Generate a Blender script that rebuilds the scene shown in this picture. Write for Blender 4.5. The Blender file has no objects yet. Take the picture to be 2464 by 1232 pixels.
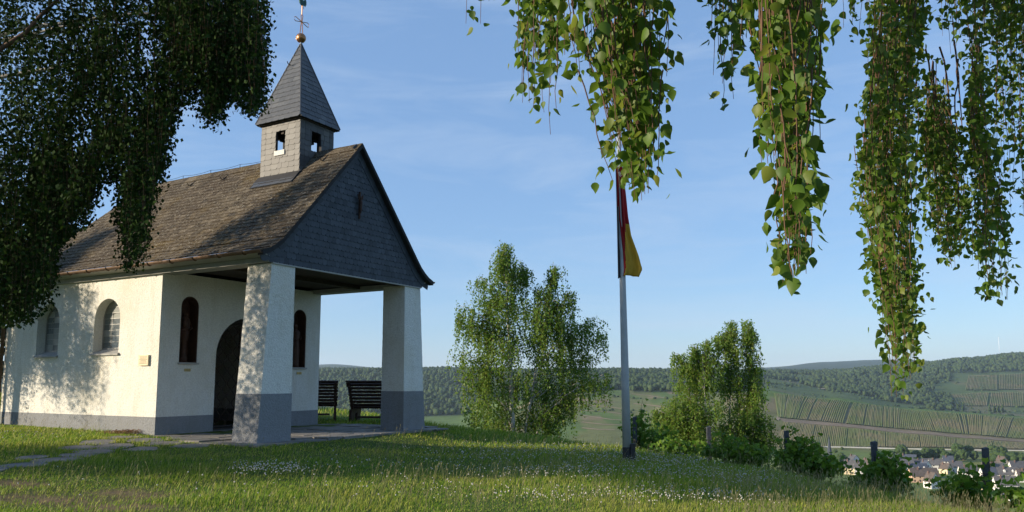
import bpy, bmesh, math, random
import numpy as np
from mathutils import Vector, Matrix

# ------------------------------------------------------------------ camera, sky, sun, exposure
SC = bpy.context.scene
COL = SC.collection
W_PX, F_PX, PITCH, PY, HC = 2464, 1863.3, math.radians(6.565), 701.8, 1.15
cam = bpy.data.cameras.new('camera'); camo = bpy.data.objects.new('camera', cam); COL.objects.link(camo)
cam.sensor_width = 36; cam.lens = F_PX / W_PX * 36
cam.shift_y = (PY - 616) / W_PX
cam.clip_start = .05; cam.clip_end = 30000
camo.location = (0, 0, HC); camo.rotation_euler = (math.pi / 2 + PITCH, 0, 0)
SC.camera = camo

SUN_AZ, SUN_EL = math.radians(-103), math.radians(15)
world = bpy.data.worlds.new('World'); SC.world = world; world.use_nodes = True
nt = world.node_tree; nt.nodes.clear()
out = nt.nodes.new('ShaderNodeOutputWorld'); bg = nt.nodes.new('ShaderNodeBackground')
sky = nt.nodes.new('ShaderNodeTexSky'); sky.sky_type = 'NISHITA'; sky.sun_disc = False
sky.sun_elevation = SUN_EL; sky.sun_rotation = SUN_AZ % (2 * math.pi)
sky.altitude = 200; sky.air_density = 1.0; sky.dust_density = 0.0; sky.ozone_density = 3.0
tc = nt.nodes.new('ShaderNodeTexCoord'); mp = nt.nodes.new('ShaderNodeMapping')
mp.inputs['Scale'].default_value = (1.6, 1.6, 9); mp.inputs['Rotation'].default_value = (.08, .16, .3)
nz = nt.nodes.new('ShaderNodeTexNoise'); nz.inputs['Scale'].default_value = 2.1; nz.inputs['Detail'].default_value = 7
nz.inputs['Roughness'].default_value = .62; nz.inputs['Distortion'].default_value = .6
rmp = nt.nodes.new('ShaderNodeValToRGB')
rmp.color_ramp.elements[0].position = .46; rmp.color_ramp.elements[0].color = (0, 0, 0, 1)
rmp.color_ramp.elements[1].position = .85; rmp.color_ramp.elements[1].color = (.45, .45, .45, 1)
mx = nt.nodes.new('ShaderNodeMix'); mx.data_type = 'RGBA'
mx.inputs['B'].default_value = (3.6, 4.3, 5.3, 1)
L = nt.links.new
L(tc.outputs['Generated'], mp.inputs['Vector']); L(mp.outputs[0], nz.inputs['Vector'])
L(nz.outputs['Fac'], rmp.inputs[0]); L(rmp.outputs[0], mx.inputs['Factor'])
veil = nt.nodes.new('ShaderNodeMix'); veil.data_type = 'RGBA'; veil.inputs['Factor'].default_value = .46; veil.inputs['B'].default_value = (1.85, 3.2, 5.7, 1)
L(sky.outputs[0], veil.inputs['A']); L(veil.outputs['Result'], mx.inputs['A']); L(mx.outputs['Result'], bg.inputs['Color'])
bg.inputs['Strength'].default_value = .104
L(bg.outputs[0], out.inputs['Surface'])

sun = bpy.data.lights.new('sun', 'SUN'); suno = bpy.data.objects.new('sun', sun); COL.objects.link(suno)
sun.energy = 5.0; sun.angle = math.radians(.55); sun.color = (1, .85, .64)
SDIR = Vector((math.sin(SUN_AZ) * math.cos(SUN_EL), math.cos(SUN_AZ) * math.cos(SUN_EL), math.sin(SUN_EL)))
suno.rotation_euler = (-SDIR).to_track_quat('-Z', 'Y').to_euler()
suno.location = (-60, -15, 40)

SC.view_settings.view_transform = 'Standard'; SC.view_settings.look = 'None'
SC.view_settings.exposure = 0.72; SC.view_settings.gamma = 1
SC.render.engine = 'CYCLES'
SC.cycles.use_denoising = True
SC.cycles.max_bounces = 7; SC.cycles.diffuse_bounces = 3; SC.cycles.glossy_bounces = 3
SC.cycles.transmission_bounces = 5; SC.cycles.volume_bounces = 1; SC.cycles.transparent_max_bounces = 6

# ------------------------------------------------------------------ helpers
R = np.random.default_rng(7)
random.seed(7)

def ray(px, py):
    X = (px - 1232) / F_PX; V = (PY - py) / F_PX; c, s = math.cos(PITCH), math.sin(PITCH)
    return np.array([X, c - V * s, s + V * c])
def at(px, py, d):                      # the point seen at that pixel, d metres ahead
    r = ray(px, py); return r * (d / r[1]) + np.array([0, 0, HC])

def put(o, parent=None):
    COL.objects.link(o)
    if parent is not None: o.parent = parent
    return o
def tag(o, label=None, cat=None, group=None, kind=None):
    if label: o['label'] = label
    if cat: o['category'] = cat
    if group: o['group'] = group
    if kind: o['kind'] = kind
    return o
def empty(name, loc=(0, 0, 0), rz=0):
    o = bpy.data.objects.new(name, None); o.empty_display_size = .2
    o.location = loc; o.rotation_euler = (0, 0, rz); return put(o)

def mesh(name, V, F, mat=None, smooth=False):
    me = bpy.data.meshes.new(name)
    V = np.asarray(V, dtype=np.float64)
    if isinstance(F, np.ndarray):
        F = F.astype(np.int32); n, k = F.shape
        me.vertices.add(len(V)); me.vertices.foreach_set('co', V.astype(np.float32).ravel())
        me.loops.add(n * k); me.loops.foreach_set('vertex_index', F.ravel())
        me.polygons.add(n); me.polygons.foreach_set('loop_start', np.arange(0, n * k, k, dtype=np.int32))
        me.update(calc_edges=True)
    else:
        me.from_pydata([tuple(v) for v in V], [], [tuple(f) for f in F]); me.update()
    if mat is not None: me.materials.append(mat)
    if smooth: me.polygons.foreach_set('use_smooth', np.ones(len(me.polygons), dtype=bool))
    return me
def mk(name, V, F, mat=None, parent=None, smooth=False):
    return put(bpy.data.objects.new(name, mesh(name, V, F, mat, smooth)), parent)

class MB:                               # collects shapes for one mesh
    def __init__(s): s.V = []; s.F = []
    def add(s, V, F):
        o = len(s.V); s.V += [tuple(v) for v in V]; s.F += [tuple(i + o for i in f) for f in F]; return s
    def box(s, x0, x1, y0, y1, z0, z1):
        return s.add([(x0,y0,z0),(x1,y0,z0),(x1,y1,z0),(x0,y1,z0),(x0,y0,z1),(x1,y0,z1),(x1,y1,z1),(x0,y1,z1)],
                     [(0,3,2,1),(4,5,6,7),(0,1,5,4),(1,2,6,5),(2,3,7,6),(3,0,4,7)])
    def hexa(s, b, t):                  # four bottom points, four top points
        return s.add(list(b) + list(t), [(0,3,2,1),(4,5,6,7),(0,1,5,4),(1,2,6,5),(2,3,7,6),(3,0,4,7)])
    def tube(s, pts, r, n=6, cap=True):
        V, F = tube(pts, r, n, cap); return s.add(V, F)
    def lathe(s, prof, c=(0,0,0), n=16, sx=1, sy=1):
        V = []; F = []
        for z, r in prof:
            for k in range(n):
                t = 2 * math.pi * k / n; V.append((c[0] + sx * r * math.cos(t), c[1] + sy * r * math.sin(t), c[2] + z))
        for i in range(len(prof) - 1):
            for k in range(n):
                k2 = (k + 1) % n; F.append((i*n+k, i*n+k2, (i+1)*n+k2, (i+1)*n+k))
        F.append(tuple(range(n))[::-1]); F.append(tuple((len(prof)-1)*n + k for k in range(n)))
        return s.add(V, F)
    def prism(s, poly, axis, t0, t1):   # polygon in the plane across an axis, pushed along it
        def p3(p, t): return {0: (t, p[0], p[1]), 1: (p[0], t, p[1]), 2: (p[0], p[1], t)}[axis]
        n = len(poly); V = [p3(p, t0) for p in poly] + [p3(p, t1) for p in poly]
        F = [tuple(range(n))[::-1], tuple(range(n, 2*n))] + [(i, (i+1) % n, n+(i+1) % n, n+i) for i in range(n)]
        return s.add(V, F)
    def build(s, name, mat, parent=None, smooth=False):
        o = mk(name, s.V, s.F, mat, parent, smooth)
        bm = bmesh.new(); bm.from_mesh(o.data); bmesh.ops.recalc_face_normals(bm, faces=bm.faces); bm.to_mesh(o.data); bm.free()
        return o

def tube(pts, r, n=6, cap=True):
    P = np.asarray(pts, float); m = len(P)
    rr = np.full(m, r) if np.isscalar(r) else np.asarray(r, float)
    T = np.gradient(P, axis=0); T /= np.linalg.norm(T, axis=1)[:, None] + 1e-12
    ref = np.array([0, 0, 1.]) if abs(T[:, 2]).mean() < .8 else np.array([1., 0, 0])
    A = np.cross(T, ref); A /= np.linalg.norm(A, axis=1)[:, None] + 1e-12; B = np.cross(T, A)
    th = np.arange(n) * 2 * math.pi / n
    V = (P[:, None, :] + rr[:, None, None] * (np.cos(th)[None, :, None] * A[:, None, :] + np.sin(th)[None, :, None] * B[:, None, :])).reshape(-1, 3)
    F = []
    for i in range(m - 1):
        for k in range(n):
            k2 = (k + 1) % n; F.append((i*n+k, i*n+k2, (i+1)*n+k2, (i+1)*n+k))
    if cap: F.append(tuple(range(n))[::-1]); F.append(tuple((m-1)*n + k for k in range(n)))
    return V, F

class Tubes:                            # many thin tubes, quads only, as arrays
    def __init__(s): s.V = []; s.F = []; s.n = 0
    def add(s, pts, r, n=4):
        V, F = tube(pts, r, n, False); s.V.append(V); s.F.append(np.array(F) + s.n); s.n += len(V)
    def build(s, name, mat, parent=None, smooth=True):
        return mk(name, np.concatenate(s.V), np.concatenate(s.F), mat, parent, smooth)

def rotm(yaw, pitch, roll):             # arrays -> (n,3,3)
    cy, sy, cp, sp, cr, sr = np.cos(yaw), np.sin(yaw), np.cos(pitch), np.sin(pitch), np.cos(roll), np.sin(roll)
    o = np.zeros_like(cy); l = o + 1
    Z = np.stack([np.stack([cy,-sy,o],-1), np.stack([sy,cy,o],-1), np.stack([o,o,l],-1)], -2)
    X = np.stack([np.stack([l,o,o],-1), np.stack([o,cp,-sp],-1), np.stack([o,sp,cp],-1)], -2)
    Y = np.stack([np.stack([cr,o,sr],-1), np.stack([o,l,o],-1), np.stack([-sr,o,cr],-1)], -2)
    return Z @ X @ Y
def stamp(tv, tf, Rm, T, S):
    tv = np.asarray(tv, float); tf = np.asarray(tf); n = len(T)
    S = np.asarray(S); S = S[:, None, None] if S.ndim == 1 else S[:, None, :]
    V = np.einsum('nij,nkj->nki', Rm, tv[None] * S) + T[:, None, :]
    F = (tf[None] + (np.arange(n) * len(tv))[:, None, None]).reshape(-1, tf.shape[1])
    return V.reshape(-1, 3), F

LEAF_V = [(0,0,0), (-.24,.05,-.05), (-.42,.11,-.26), (-.35,.11,-.50), (-.17,.09,-.78), (.06,.17,-1.06), (.19,.06,-.80), (.36,.08,-.52), (.42,.08,-.28), (.24,.04,-.06), (0,-.03,-.30), (.01,-.01,-.62)]
LEAF_F = [(0,1,10), (1,2,10), (2,3,10), (3,11,10), (3,4,11), (4,5,11), (5,6,11), (6,7,11), (7,10,11), (7,8,10), (8,9,10), (9,0,10)]
LEAF2_V = [(0,0,0), (-.40,.05,-.45), (.40,.05,-.45), (0,.02,-1.0)]
LEAF2_F = [(0,1,2), (1,3,2)]
VINE_V = [(0,0,0), (-.45,.05,.12), (-.58,.10,-.38), (-.24,.03,-.55), (0,.12,-.95), (.24,.03,-.55), (.58,.10,-.38), (.45,.05,.12), (0,0,-.35)]
VINE_F = [(0,1,8), (1,2,8), (2,3,8), (3,4,8), (4,5,8), (5,6,8), (6,7,8), (7,0,8)]

# ------------------------------------------------------------------ materials
def material(name):
    m = bpy.data.materials.new(name); m.use_nodes = True; t = m.node_tree
    return m, t, t.nodes['Principled BSDF'], t.links.new
def nnoise(t, scale, detail=4, rough=.6, coord=None, sc=None):
    n = t.nodes.new('ShaderNodeTexNoise'); n.inputs['Scale'].default_value = scale
    n.inputs['Detail'].default_value = detail; n.inputs['Roughness'].default_value = rough
    src = coord or t.nodes.new('ShaderNodeNewGeometry').outputs['Position']
    if sc:
        m = t.nodes.new('ShaderNodeMapping'); m.inputs['Scale'].default_value = sc; t.links.new(src, m.inputs[0]); src = m.outputs[0]
    t.links.new(src, n.inputs['Vector']); return n.outputs['Fac']
def nramp(t, fac, stops):
    r = t.nodes.new('ShaderNodeValToRGB'); e = r.color_ramp.elements
    while len(e) < len(stops): e.new(.5)
    for i, (p, c) in enumerate(stops):
        e[i].position = p; e[i].color = (c[0], c[1], c[2], 1) if not np.isscalar(c) else (c, c, c, 1)
    t.links.new(fac, r.inputs[0]); return r.outputs[0]
def nmix(t, fac, a, b, mode='MIX'):
    m = t.nodes.new('ShaderNodeMix'); m.data_type = 'RGBA'; m.blend_type = mode
    for v, k in ((fac, 'Factor'), (a, 'A'), (b, 'B')):
        if hasattr(v, 'links'): t.links.new(v, m.inputs[k])
        elif np.isscalar(v): m.inputs[k].default_value = v
        else: m.inputs[k].default_value = (v[0], v[1], v[2], 1)
    return m.outputs['Result']
def nrand(t):                           # one random number for each separate piece
    g = t.nodes.new('ShaderNodeNewGeometry'); o = t.nodes.new('ShaderNodeObjectInfo')
    a = t.nodes.new('ShaderNodeMath'); a.operation = 'ADD'; b = t.nodes.new('ShaderNodeMath'); b.operation = 'FRACT'
    t.links.new(g.outputs['Random Per Island'], a.inputs[0]); t.links.new(o.outputs['Random'], a.inputs[1])
    t.links.new(a.outputs[0], b.inputs[0]); return b.outputs[0]
def nbump(t, b, fac, strength, dist):
    n = t.nodes.new('ShaderNodeBump'); n.inputs['Strength'].default_value = strength; n.inputs['Distance'].default_value = dist
    t.links.new(fac, n.inputs['Height']); t.links.new(n.outputs[0], b.inputs['Normal'])

def simple(name, c, rough=.7, metal=0., var=.25, scale=6., bump=None, spec=.3):
    m, t, b, l = material(name)
    f = nnoise(t, scale, 6, .65)
    lo = [x * (1 - var) for x in c]; hi = [min(1, x * (1 + var)) for x in c]
    l(nramp(t, f, [(.3, lo), (.7, hi)]), b.inputs['Base Color'])
    b.inputs['Roughness'].default_value = rough; b.inputs['Metallic'].default_value = metal
    b.inputs['Specular IOR Level'].default_value = spec
    if bump: nbump(t, b, nnoise(t, bump[0], 4), bump[1], bump[2])
    return m

def stucco(name, c, stain):
    m, t, b, l = material(name)
    big = nnoise(t, .9, 5, .6); streak = nnoise(t, 1.5, 6, .7, None, (3, 3, .5)); fine = nnoise(t, 34, 4, .6)
    col = nmix(t, nramp(t, fine, [(.3, .5), (.6, 0.)]), c, [x * .55 for x in c])
    col = nmix(t, nramp(t, big, [(.46, 0.), (.72, .6)]), col, stain)
    col = nmix(t, nramp(t, streak, [(.5, 0.), (.75, .45)]), col, [x * .8 for x in stain])
    l(col, b.inputs['Base Color']); b.inputs['Roughness'].default_value = .92; b.inputs['Specular IOR Level'].default_value = .15
    v = t.nodes.new('ShaderNodeTexVoronoi'); v.inputs['Scale'].default_value = 38; v.feature = 'SMOOTH_F1'
    l(t.nodes.new('ShaderNodeNewGeometry').outputs['Position'], v.inputs['Vector'])
    mm = t.nodes.new('ShaderNodeMath'); mm.operation = 'SUBTRACT'; l(fine, mm.inputs[0]); l(v.outputs['Distance'], mm.inputs[1])
    nbump(t, b, mm.outputs[0], .8, .013)
    return m

def slate(name, cols, lichen=0., moss=0., rough=.6, patch=None, spec=.35):
    m, t, b, l = material(name)
    rnd = nrand(t)
    col = nramp(t, rnd, [(i / (len(cols) - 1), c) for i, c in enumerate(cols)])
    n1 = nnoise(t, 7, 6, .7)
    col = nmix(t, .35, col, nramp(t, n1, [(.3, .5), (.7, 1.)]), 'MULTIPLY')
    if patch: col = nmix(t, nramp(t, nnoise(t, .55, 4, .6), [(.42, 0.), (.66, .75)]), col, patch)
    if moss: col = nmix(t, nramp(t, nnoise(t, 1.1, 6, .7), [(.52, 0.), (.72, moss)]), col, (.12, .085, .03))
    if lichen:
        col = nmix(t, nramp(t, nnoise(t, 26, 3, .6), [(.57, 0.), (.66, lichen)]), col, (.33, .31, .25))
        col = nmix(t, nramp(t, nnoise(t, 4.5, 5, .8), [(.6, 0.), (.75, lichen * .7)]), col, (.24, .22, .17))
    l(col, b.inputs['Base Color']); b.inputs['Roughness'].default_value = rough; b.inputs['Specular IOR Level'].default_value = spec
    nbump(t, b, nnoise(t, 40, 5, .7), .35, .006)
    return m

def leafmat(name, cols, trans=.35, patch=.0, rough=.5, spec=.3):
    m, t, b, l = material(name)
    col = nramp(t, nrand(t), [(i / (len(cols) - 1), c) for i, c in enumerate(cols)])
    if patch > 0: col = nmix(t, nramp(t, nnoise(t, patch, 4, .6), [(.35, .6), (.7, 0.)]), col, [x * .6 for x in cols[0]])
    elif patch < 0: col = nmix(t, nramp(t, nnoise(t, .016, 3, .5), [(.45, 0.), (.6, .6)]), col, (.25, .18, .10))
    l(col, b.inputs['Base Color']); b.inputs['Roughness'].default_value = rough; b.inputs['Specular IOR Level'].default_value = spec
    tr = t.nodes.new('ShaderNodeBsdfTranslucent')
    hs = t.nodes.new('ShaderNodeHueSaturation'); hs.inputs['Value'].default_value = 1.5; hs.inputs['Hue'].default_value = .485
    l(col, hs.inputs['Color']); l(hs.outputs[0], tr.inputs['Color'])
    ms = t.nodes.new('ShaderNodeMixShader'); ms.inputs[0].default_value = trans
    o = t.nodes['Material Output']; l(b.outputs[0], ms.inputs[1]); l(tr.outputs[0], ms.inputs[2]); l(ms.outputs[0], o.inputs['Surface'])
    return m

M = {}
M['white'] = stucco('white_roughcast', (.74, .73, .68), (.60, .55, .43))
M['plinth'] = stucco('grey_roughcast', (.25, .26, .275), (.20, .195, .18))
M['roof'] = slate('weathered_roof_slate', [(.05,.039,.026), (.09,.071,.047), (.064,.05,.034), (.135,.11,.076), (.036,.029,.021)], .65, .8, .85, (.050, .036, .024), .15)
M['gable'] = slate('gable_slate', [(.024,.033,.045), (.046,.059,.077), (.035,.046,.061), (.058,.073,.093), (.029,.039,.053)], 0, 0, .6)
M['turret'] = slate('turret_slate', [(.055,.055,.055), (.075,.074,.071), (.063,.063,.061), (.11,.108,.102), (.045,.046,.047)], .05, .08, .55, None, .36)
M['spire'] = slate('spire_slate', [(.045,.05,.056), (.062,.067,.074), (.053,.058,.065), (.095,.10,.104)], .1, 0, .5, None, .5)
M['under'] = simple('roofing_felt', (.03, .03, .032), .9)
M['beam'] = simple('grey_painted_board', (.34, .335, .315), .7, 0, .12, 3, (60, .2, .003))
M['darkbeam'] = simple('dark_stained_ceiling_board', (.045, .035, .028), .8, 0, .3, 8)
M['copper'] = simple('weathered_copper_gutter', (.13, .08, .05), .55, .3, .3, 5)
M['ball'] = simple('gilded_copper', (.38, .19, .085), .38, .85, .25, 9)
M['patina'] = simple('green_patina', (.03, .085, .075), .6, .3, .4, 14)
M['iron'] = simple('dark_iron', (.035, .028, .024), .5, .5, .3, 12)
M['lead'] = simple('lead_flashing', (.27, .31, .36), .45, .3, .2, 8)
M['wood'] = simple('carved_brown_wood', (.055, .024, .013), .65, 0, .35, 12, (50, .3, .004))
M['bench'] = simple('dark_brown_bench_board', (.045, .022, .016), .55, 0, .4, 10, (60, .2, .002))
M['rust'] = simple('rusty_corten_figure', (.055, .03, .022), .8, .2, .4, 20)
M['stone'] = simple('slate_flagstone', (.19, .18, .165), .8, 0, .3, 3.5, (25, .4, .008))
M['brass'] = simple('brass_plate', (.40, .30, .12), .4, .7, .2, 30)
M['plaque'] = simple('cream_stone_plaque', (.66, .58, .40), .7, 0, .1, 20)
M['ink'] = simple('engraved_lettering', (.16, .12, .08), .8)
M['frame'] = simple('window_lead', (.30, .30, .29), .5, .3, .15, 20)
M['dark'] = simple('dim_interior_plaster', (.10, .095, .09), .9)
M['bark'] = simple('birch_bark', (.42, .39, .35), .85, 0, .7, 7, (20, .5, .01))
M['twig'] = simple('red_brown_twig', (.11, .06, .035), .8, 0, .3, 20)
M['post'] = simple('shaded_weathered_post', (.06, .065, .075), .85, 0, .35, 12, (40, .4, .005))  # dark bluish tone puts the shade on the posts into the colour
M['pole'] = simple('shaded_white_pole', (.40, .42, .44), .5, 0, .1, 4)  # white paint greyed, the shade on the pole is in its colour
M['pfoot'] = simple('dark_pole_shoe', (.03, .03, .032), .6)
M['glassw'] = None
m, t, b, l = material('leaded_glass')
l(nramp(t, nrand(t), [(0, (.10,.12,.13)), (.5, (.20,.22,.22)), (1, (.32,.33,.31))]), b.inputs['Base Color'])
b.inputs['Roughness'].default_value = .18; b.inputs['Specular IOR Level'].default_value = .7
nbump(t, b, nnoise(t, 18, 2), .25, .01); M['glassw'] = m
M['leaf_near'] = leafmat('birch_leaf', [(.05,.10,.010), (.075,.145,.014), (.105,.18,.02), (.06,.12,.014), (.19,.22,.035)], .45)
M['leaf_left'] = leafmat('birch_leaf_shaded', [(.009,.024,.005), (.015,.035,.006), (.024,.05,.008), (.011,.027,.006)], .14, 0, .8, .08)  # birch leaf colour darkened to hold the shade on the left crown
M['leaf_far'] = leafmat('birch_leaf_pale', [(.07,.15,.016), (.10,.195,.022), (.14,.235,.03), (.085,.165,.018), (.21,.265,.05)], .45)
M['leaf_vine'] = leafmat('vine_leaf', [(.05,.12,.010), (.08,.17,.014), (.11,.20,.018), (.15,.24,.025)], .4)
M['needle'] = leafmat('spruce_needle', [(.012,.03,.014), (.02,.042,.018), (.016,.036,.016)], .1)
M['forest'] = leafmat('far_wood_leaf', [(.024,.048,.016), (.034,.064,.02), (.043,.076,.023), (.062,.092,.03), (.030,.055,.022)], .0, .012, .9)
M['tree_leaf'] = leafmat('valley_tree_leaf', [(.03,.06,.016), (.045,.08,.02), (.055,.09,.024)], .05, .2, .9)
M['vrow'] = leafmat('vine_row_leaf', [(.11,.145,.035), (.15,.17,.05), (.13,.155,.042), (.20,.19,.075)], .0, -1, .9)
def grassmat(name, cols, dry):
    m, t, b, l = material(name)
    col = nramp(t, nrand(t), [(i / (len(cols) - 1), c) for i, c in enumerate(cols)])
    col = nmix(t, nramp(t, nnoise(t, .55, 5, .6), [(.46, 0.), (.68, .55)]), col, dry)
    l(col, b.inputs['Base Color']); b.inputs['Roughness'].default_value = .6; b.inputs['Specular IOR Level'].default_value = .25
    tr = t.nodes.new('ShaderNodeBsdfTranslucent'); l(col, tr.inputs['Color'])
    ms = t.nodes.new('ShaderNodeMixShader'); ms.inputs[0].default_value = .4
    o = t.nodes['Material Output']; l(b.outputs[0], ms.inputs[1]); l(tr.outputs[0], ms.inputs[2]); l(ms.outputs[0], o.inputs['Surface'])
    return m
M['grass'] = grassmat('lawn_grass', [(.085,.205,.010), (.125,.25,.012), (.18,.295,.018), (.30,.37,.035), (.52,.48,.15)], (.38,.36,.07))
M['stalk'] = simple('seed_stalk', (.27, .24, .11), .8)
M['clover'] = simple('clover_head', (.50, .47, .42), .9, 0, .25, 30)

# ------------------------------------------------------------------ the lie of the land
YAW = .523; O2 = np.array([-4.7305, 15.0909])
U2 = np.array([math.sin(YAW), math.cos(YAW)]); V2 = np.array([-math.cos(YAW), math.sin(YAW)])
CW, CD, CL = 4.857, 3.344, 9.5          # chapel width, porch depth, length
def cw(a, b, z): p = O2 + a * U2 + b * V2; return np.array([p[0], p[1], z])

_cp = np.array([(-4.7,15.1,-.03),(-2.3,19.3,-.06),(-7.6,16.8,0),(-13,19.8,.1),(-5.2,21,-.03),(0,9.5,-.45),(2.36,16,-.40),(-7.3,11.4,-.15),
    (-6,9,-.3),(6,10,-.78),(5.7,14,-.75),(4,12,-.58),(8,12,-.95),(-2.2,22,-.1),(2.6,18.5,-.4),(0,0,-.5),(-10,0,-.4),(-15,10,0),(8,0,-.5),(-5,27,-.1),(-20,20,.2)])
def _q(x, y): return np.stack([np.ones_like(x), x, y, x*x/10, x*y/10, y*y/10], -1)
_co = np.linalg.lstsq(_q(_cp[:,0], _cp[:,1]), _cp[:,2], rcond=None)[0]
CREST = np.array([(-700,90),(-40,31),(-10,29.5),(-6,28),(-2.3,23.5),(2.6,18.7),(4.7,15.6),(5.4,13.2),(6.1,10.4),(8.3,5),(14,-6),(60,-260),(90,-2000)], float)
def crest_dist(x, y):
    P = np.stack([x, y], -1); best = np.full(x.shape, 1e9); sg = np.ones(x.shape)
    for i in range(len(CREST) - 1):
        A, B = CREST[i], CREST[i+1]; e = B - A; w = P - A
        tt = np.clip((w @ e) / (e @ e), 0, 1); q = w - tt[..., None] * e; d = np.hypot(q[..., 0], q[..., 1])
        s = np.where(e[0] * w[..., 1] - e[1] * w[..., 0] > 0, 1., -1.)
        k = d < best; best = np.where(k, d, best); sg = np.where(k, s, sg)
    return best * sg
DN = np.array([0,150,300,450,600,770,860,960,1040,1100,1200,1400,1600,1900,2200,2600,3200,4500,6500,8200.])
def _zy(y, d): return HC - (y - 916) * d / 1888.
_cols = {   # pixel column: {distance: image row as seen from the chapel green, or ('z', height)}
  -2500: {770:('z',-70),1200:('z',-68),1400:('z',-60),1600:945,1900:900,2200:892,2600:892,3200:892,4500:890,6500:884},
  600:  {770:('z',-70),1200:('z',-68),1400:('z',-60),1600:945,1900:899,2200:893,2600:893,3200:893,4500:890,6500:884},
  800:  {770:('z',-70),1200:('z',-68),1400:('z',-60),1600:945,1900:898,2200:892,2600:893,3200:893,4500:888,6500:876},
  930:  {770:('z',-70),1200:('z',-68),1400:('z',-60),1600:947,1900:897,2200:891,2600:892,3200:893,4500:894,6500:886},
  1100: {770:('z',-70),1200:('z',-68),1400:('z',-60),1600:950,1900:898,2200:891,2600:893,3200:894,4500:896,6500:892},
  1300: {770:('z',-67),860:('z',-62),960:1015,1040:993,1100:976,1200:956,1400:922,1600:904,1900:897,2200:898,2600:900,3200:902,6500:904},
  1500: {770:('z',-66),860:1040,960:1008,1040:985,1100:968,1200:949,1400:915,1600:901,1900:897,2200:898,2600:900,3200:902,6500:904},
  1680: {770:('z',-67),860:1032,960:992,1040:968,1100:955,1200:945,1400:922,1600:908,1900:900,2200:897,2600:898,3200:902,6500:902},
  1830: {770:1085,860:1018,960:968,1040:942,1100:936,1200:('z',-18),1400:('z',-34),1600:930,1900:906,2200:897,2600:896,3200:897,6500:884},
  2000: {770:1085,860:1028,960:978,1040:956,1100:('z',-30),1200:('z',-45),1400:('z',-50),1600:946,1900:920,2200:903,2600:894,3200:895,4500:890,6500:870},
  2200: {770:1085,860:1038,960:994,1040:981,1100:('z',-50),1200:('z',-58),1400:('z',-62),1600:972,1900:928,2200:897,2600:880,3200:880,4500:874,6500:864},
  2330: {770:1085,860:1045,960:1003,1040:991,1100:('z',-56),1200:('z',-62),1400:('z',-64),1600:985,1900:930,2200:893,2600:868,3200:868,6500:880},
  2464: {770:1085,860:1052,960:1010,1040:1000,1100:('z',-60),1200:('z',-64),1400:('z',-66),1600:990,1900:932,2200:892,2600:856,3200:856,6500:886},
  4500: {770:1085,860:1058,960:1020,1040:1008,1100:('z',-62),1200:('z',-66),1400:('z',-66),1600:992,1900:932,2200:888,2600:850,3200:850,6500:886},
}
_px = np.array(sorted(_cols)); _tab = []
for p in _px:
    c = dict(_cols[p]); c = {k: (v[1] if isinstance(v, tuple) else _zy(v, k)) for k, v in c.items()}
    c[0] = c[150] = c[300] = c[450] = c[600] = -70.; c[8200] = -40.
    ks = np.array(sorted(c)); _tab.append(np.interp(DN, ks, [c[k] for k in ks]))
_tab = np.array(_tab)
def vnoise(x, y, s):                    # cheap smooth noise, about -1..1
    return (np.sin(x/s*1.3 + 1.7*np.sin(y/s*.9)) + np.sin(y/s*1.1 + 1.3*np.sin(x/s*.7+2)) + .6*np.sin((x+y)/s*2.3+.5) + .6*np.sin((x-1.3*y)/s*1.9+4)) / 3.2
def polar(x, y):
    az = np.clip(np.arctan2(x, np.maximum(y, 1e-6)), -1.05, 1.05); r = np.hypot(x, y)
    d = np.where(np.abs(np.arctan2(x, y)) < 1.05, r * np.cos(az), r * .5)
    return 1232 + 1876 * np.tan(az), d
def zfar(x, y):
    px, d = polar(x, y)
    i = np.clip(np.searchsorted(_px, px) - 1, 0, len(_px) - 2); t = np.clip((px - _px[i]) / (_px[i+1] - _px[i]), 0, 1); t = t*t*(3-2*t)
    j = np.clip(np.searchsorted(DN, d) - 1, 0, len(DN) - 2); s = np.clip((d - DN[j]) / (DN[j+1] - DN[j]), 0, 1)
    z = (_tab[i,j]*(1-s) + _tab[i,j+1]*s)*(1-t) + (_tab[i+1,j]*(1-s) + _tab[i+1,j+1]*s)*t
    return z + np.clip((d-1300)/1500, 0, 1) * 7 * vnoise(x, y, 260) + np.clip((d-1150)/300, 0, 1) * 2.0 * vnoise(x, y, 90)
def znear(x, y):
    xc, yc = np.clip(x, -24, 11), np.clip(y, -6, 31)
    z = _q(xc, yc) @ _co
    a = (x - O2[0]) * U2[0] + (y - O2[1]) * U2[1]; b = (x - O2[0]) * V2[0] + (y - O2[1]) * V2[1]
    dd = np.hypot(np.maximum(np.maximum(-a, a - CW), 0), np.maximum(np.maximum(-b, b - CL), 0))
    k = np.clip(1 - dd / 2.0, 0, 1); k = k*k*(3-2*k)
    z = z*(1-k) + (-.045 + .012*b)*k
    z = z + .018 * vnoise(x, y, .9) * (dd > .1) + .03 * vnoise(x, y, 2.7) * np.clip(dd, 0, 1)
    s = crest_dist(x, y)
    return z - np.where(s > 0, .60 * (np.sqrt(s*s + 1.2) - 1.095), 0)
def zg(x, y):
    x = np.asarray(x, float); y = np.asarray(y, float)
    a, b = znear(x, y), zfar(x, y); m = np.maximum(a, b)
    return m + .5 * np.log(np.exp(np.clip((a-m)/.5, -60, 0)) + np.exp(np.clip((b-m)/.5, -60, 0)))
_dm = np.concatenate([np.arange(6, 60, .1), np.geomspace(60, 8000, 3000)])
def hit(px, py, dmin=0):                # where the line of sight through that pixel meets the land
    r = ray(px, py); dm = _dm[_dm >= dmin]; P = r[None] * (dm / r[1])[:, None]; P[:, 2] += HC
    k = np.nonzero(P[:, 2] < zg(P[:, 0], P[:, 1]))[0]
    return P[k[0]] if len(k) else P[-1]

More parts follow.
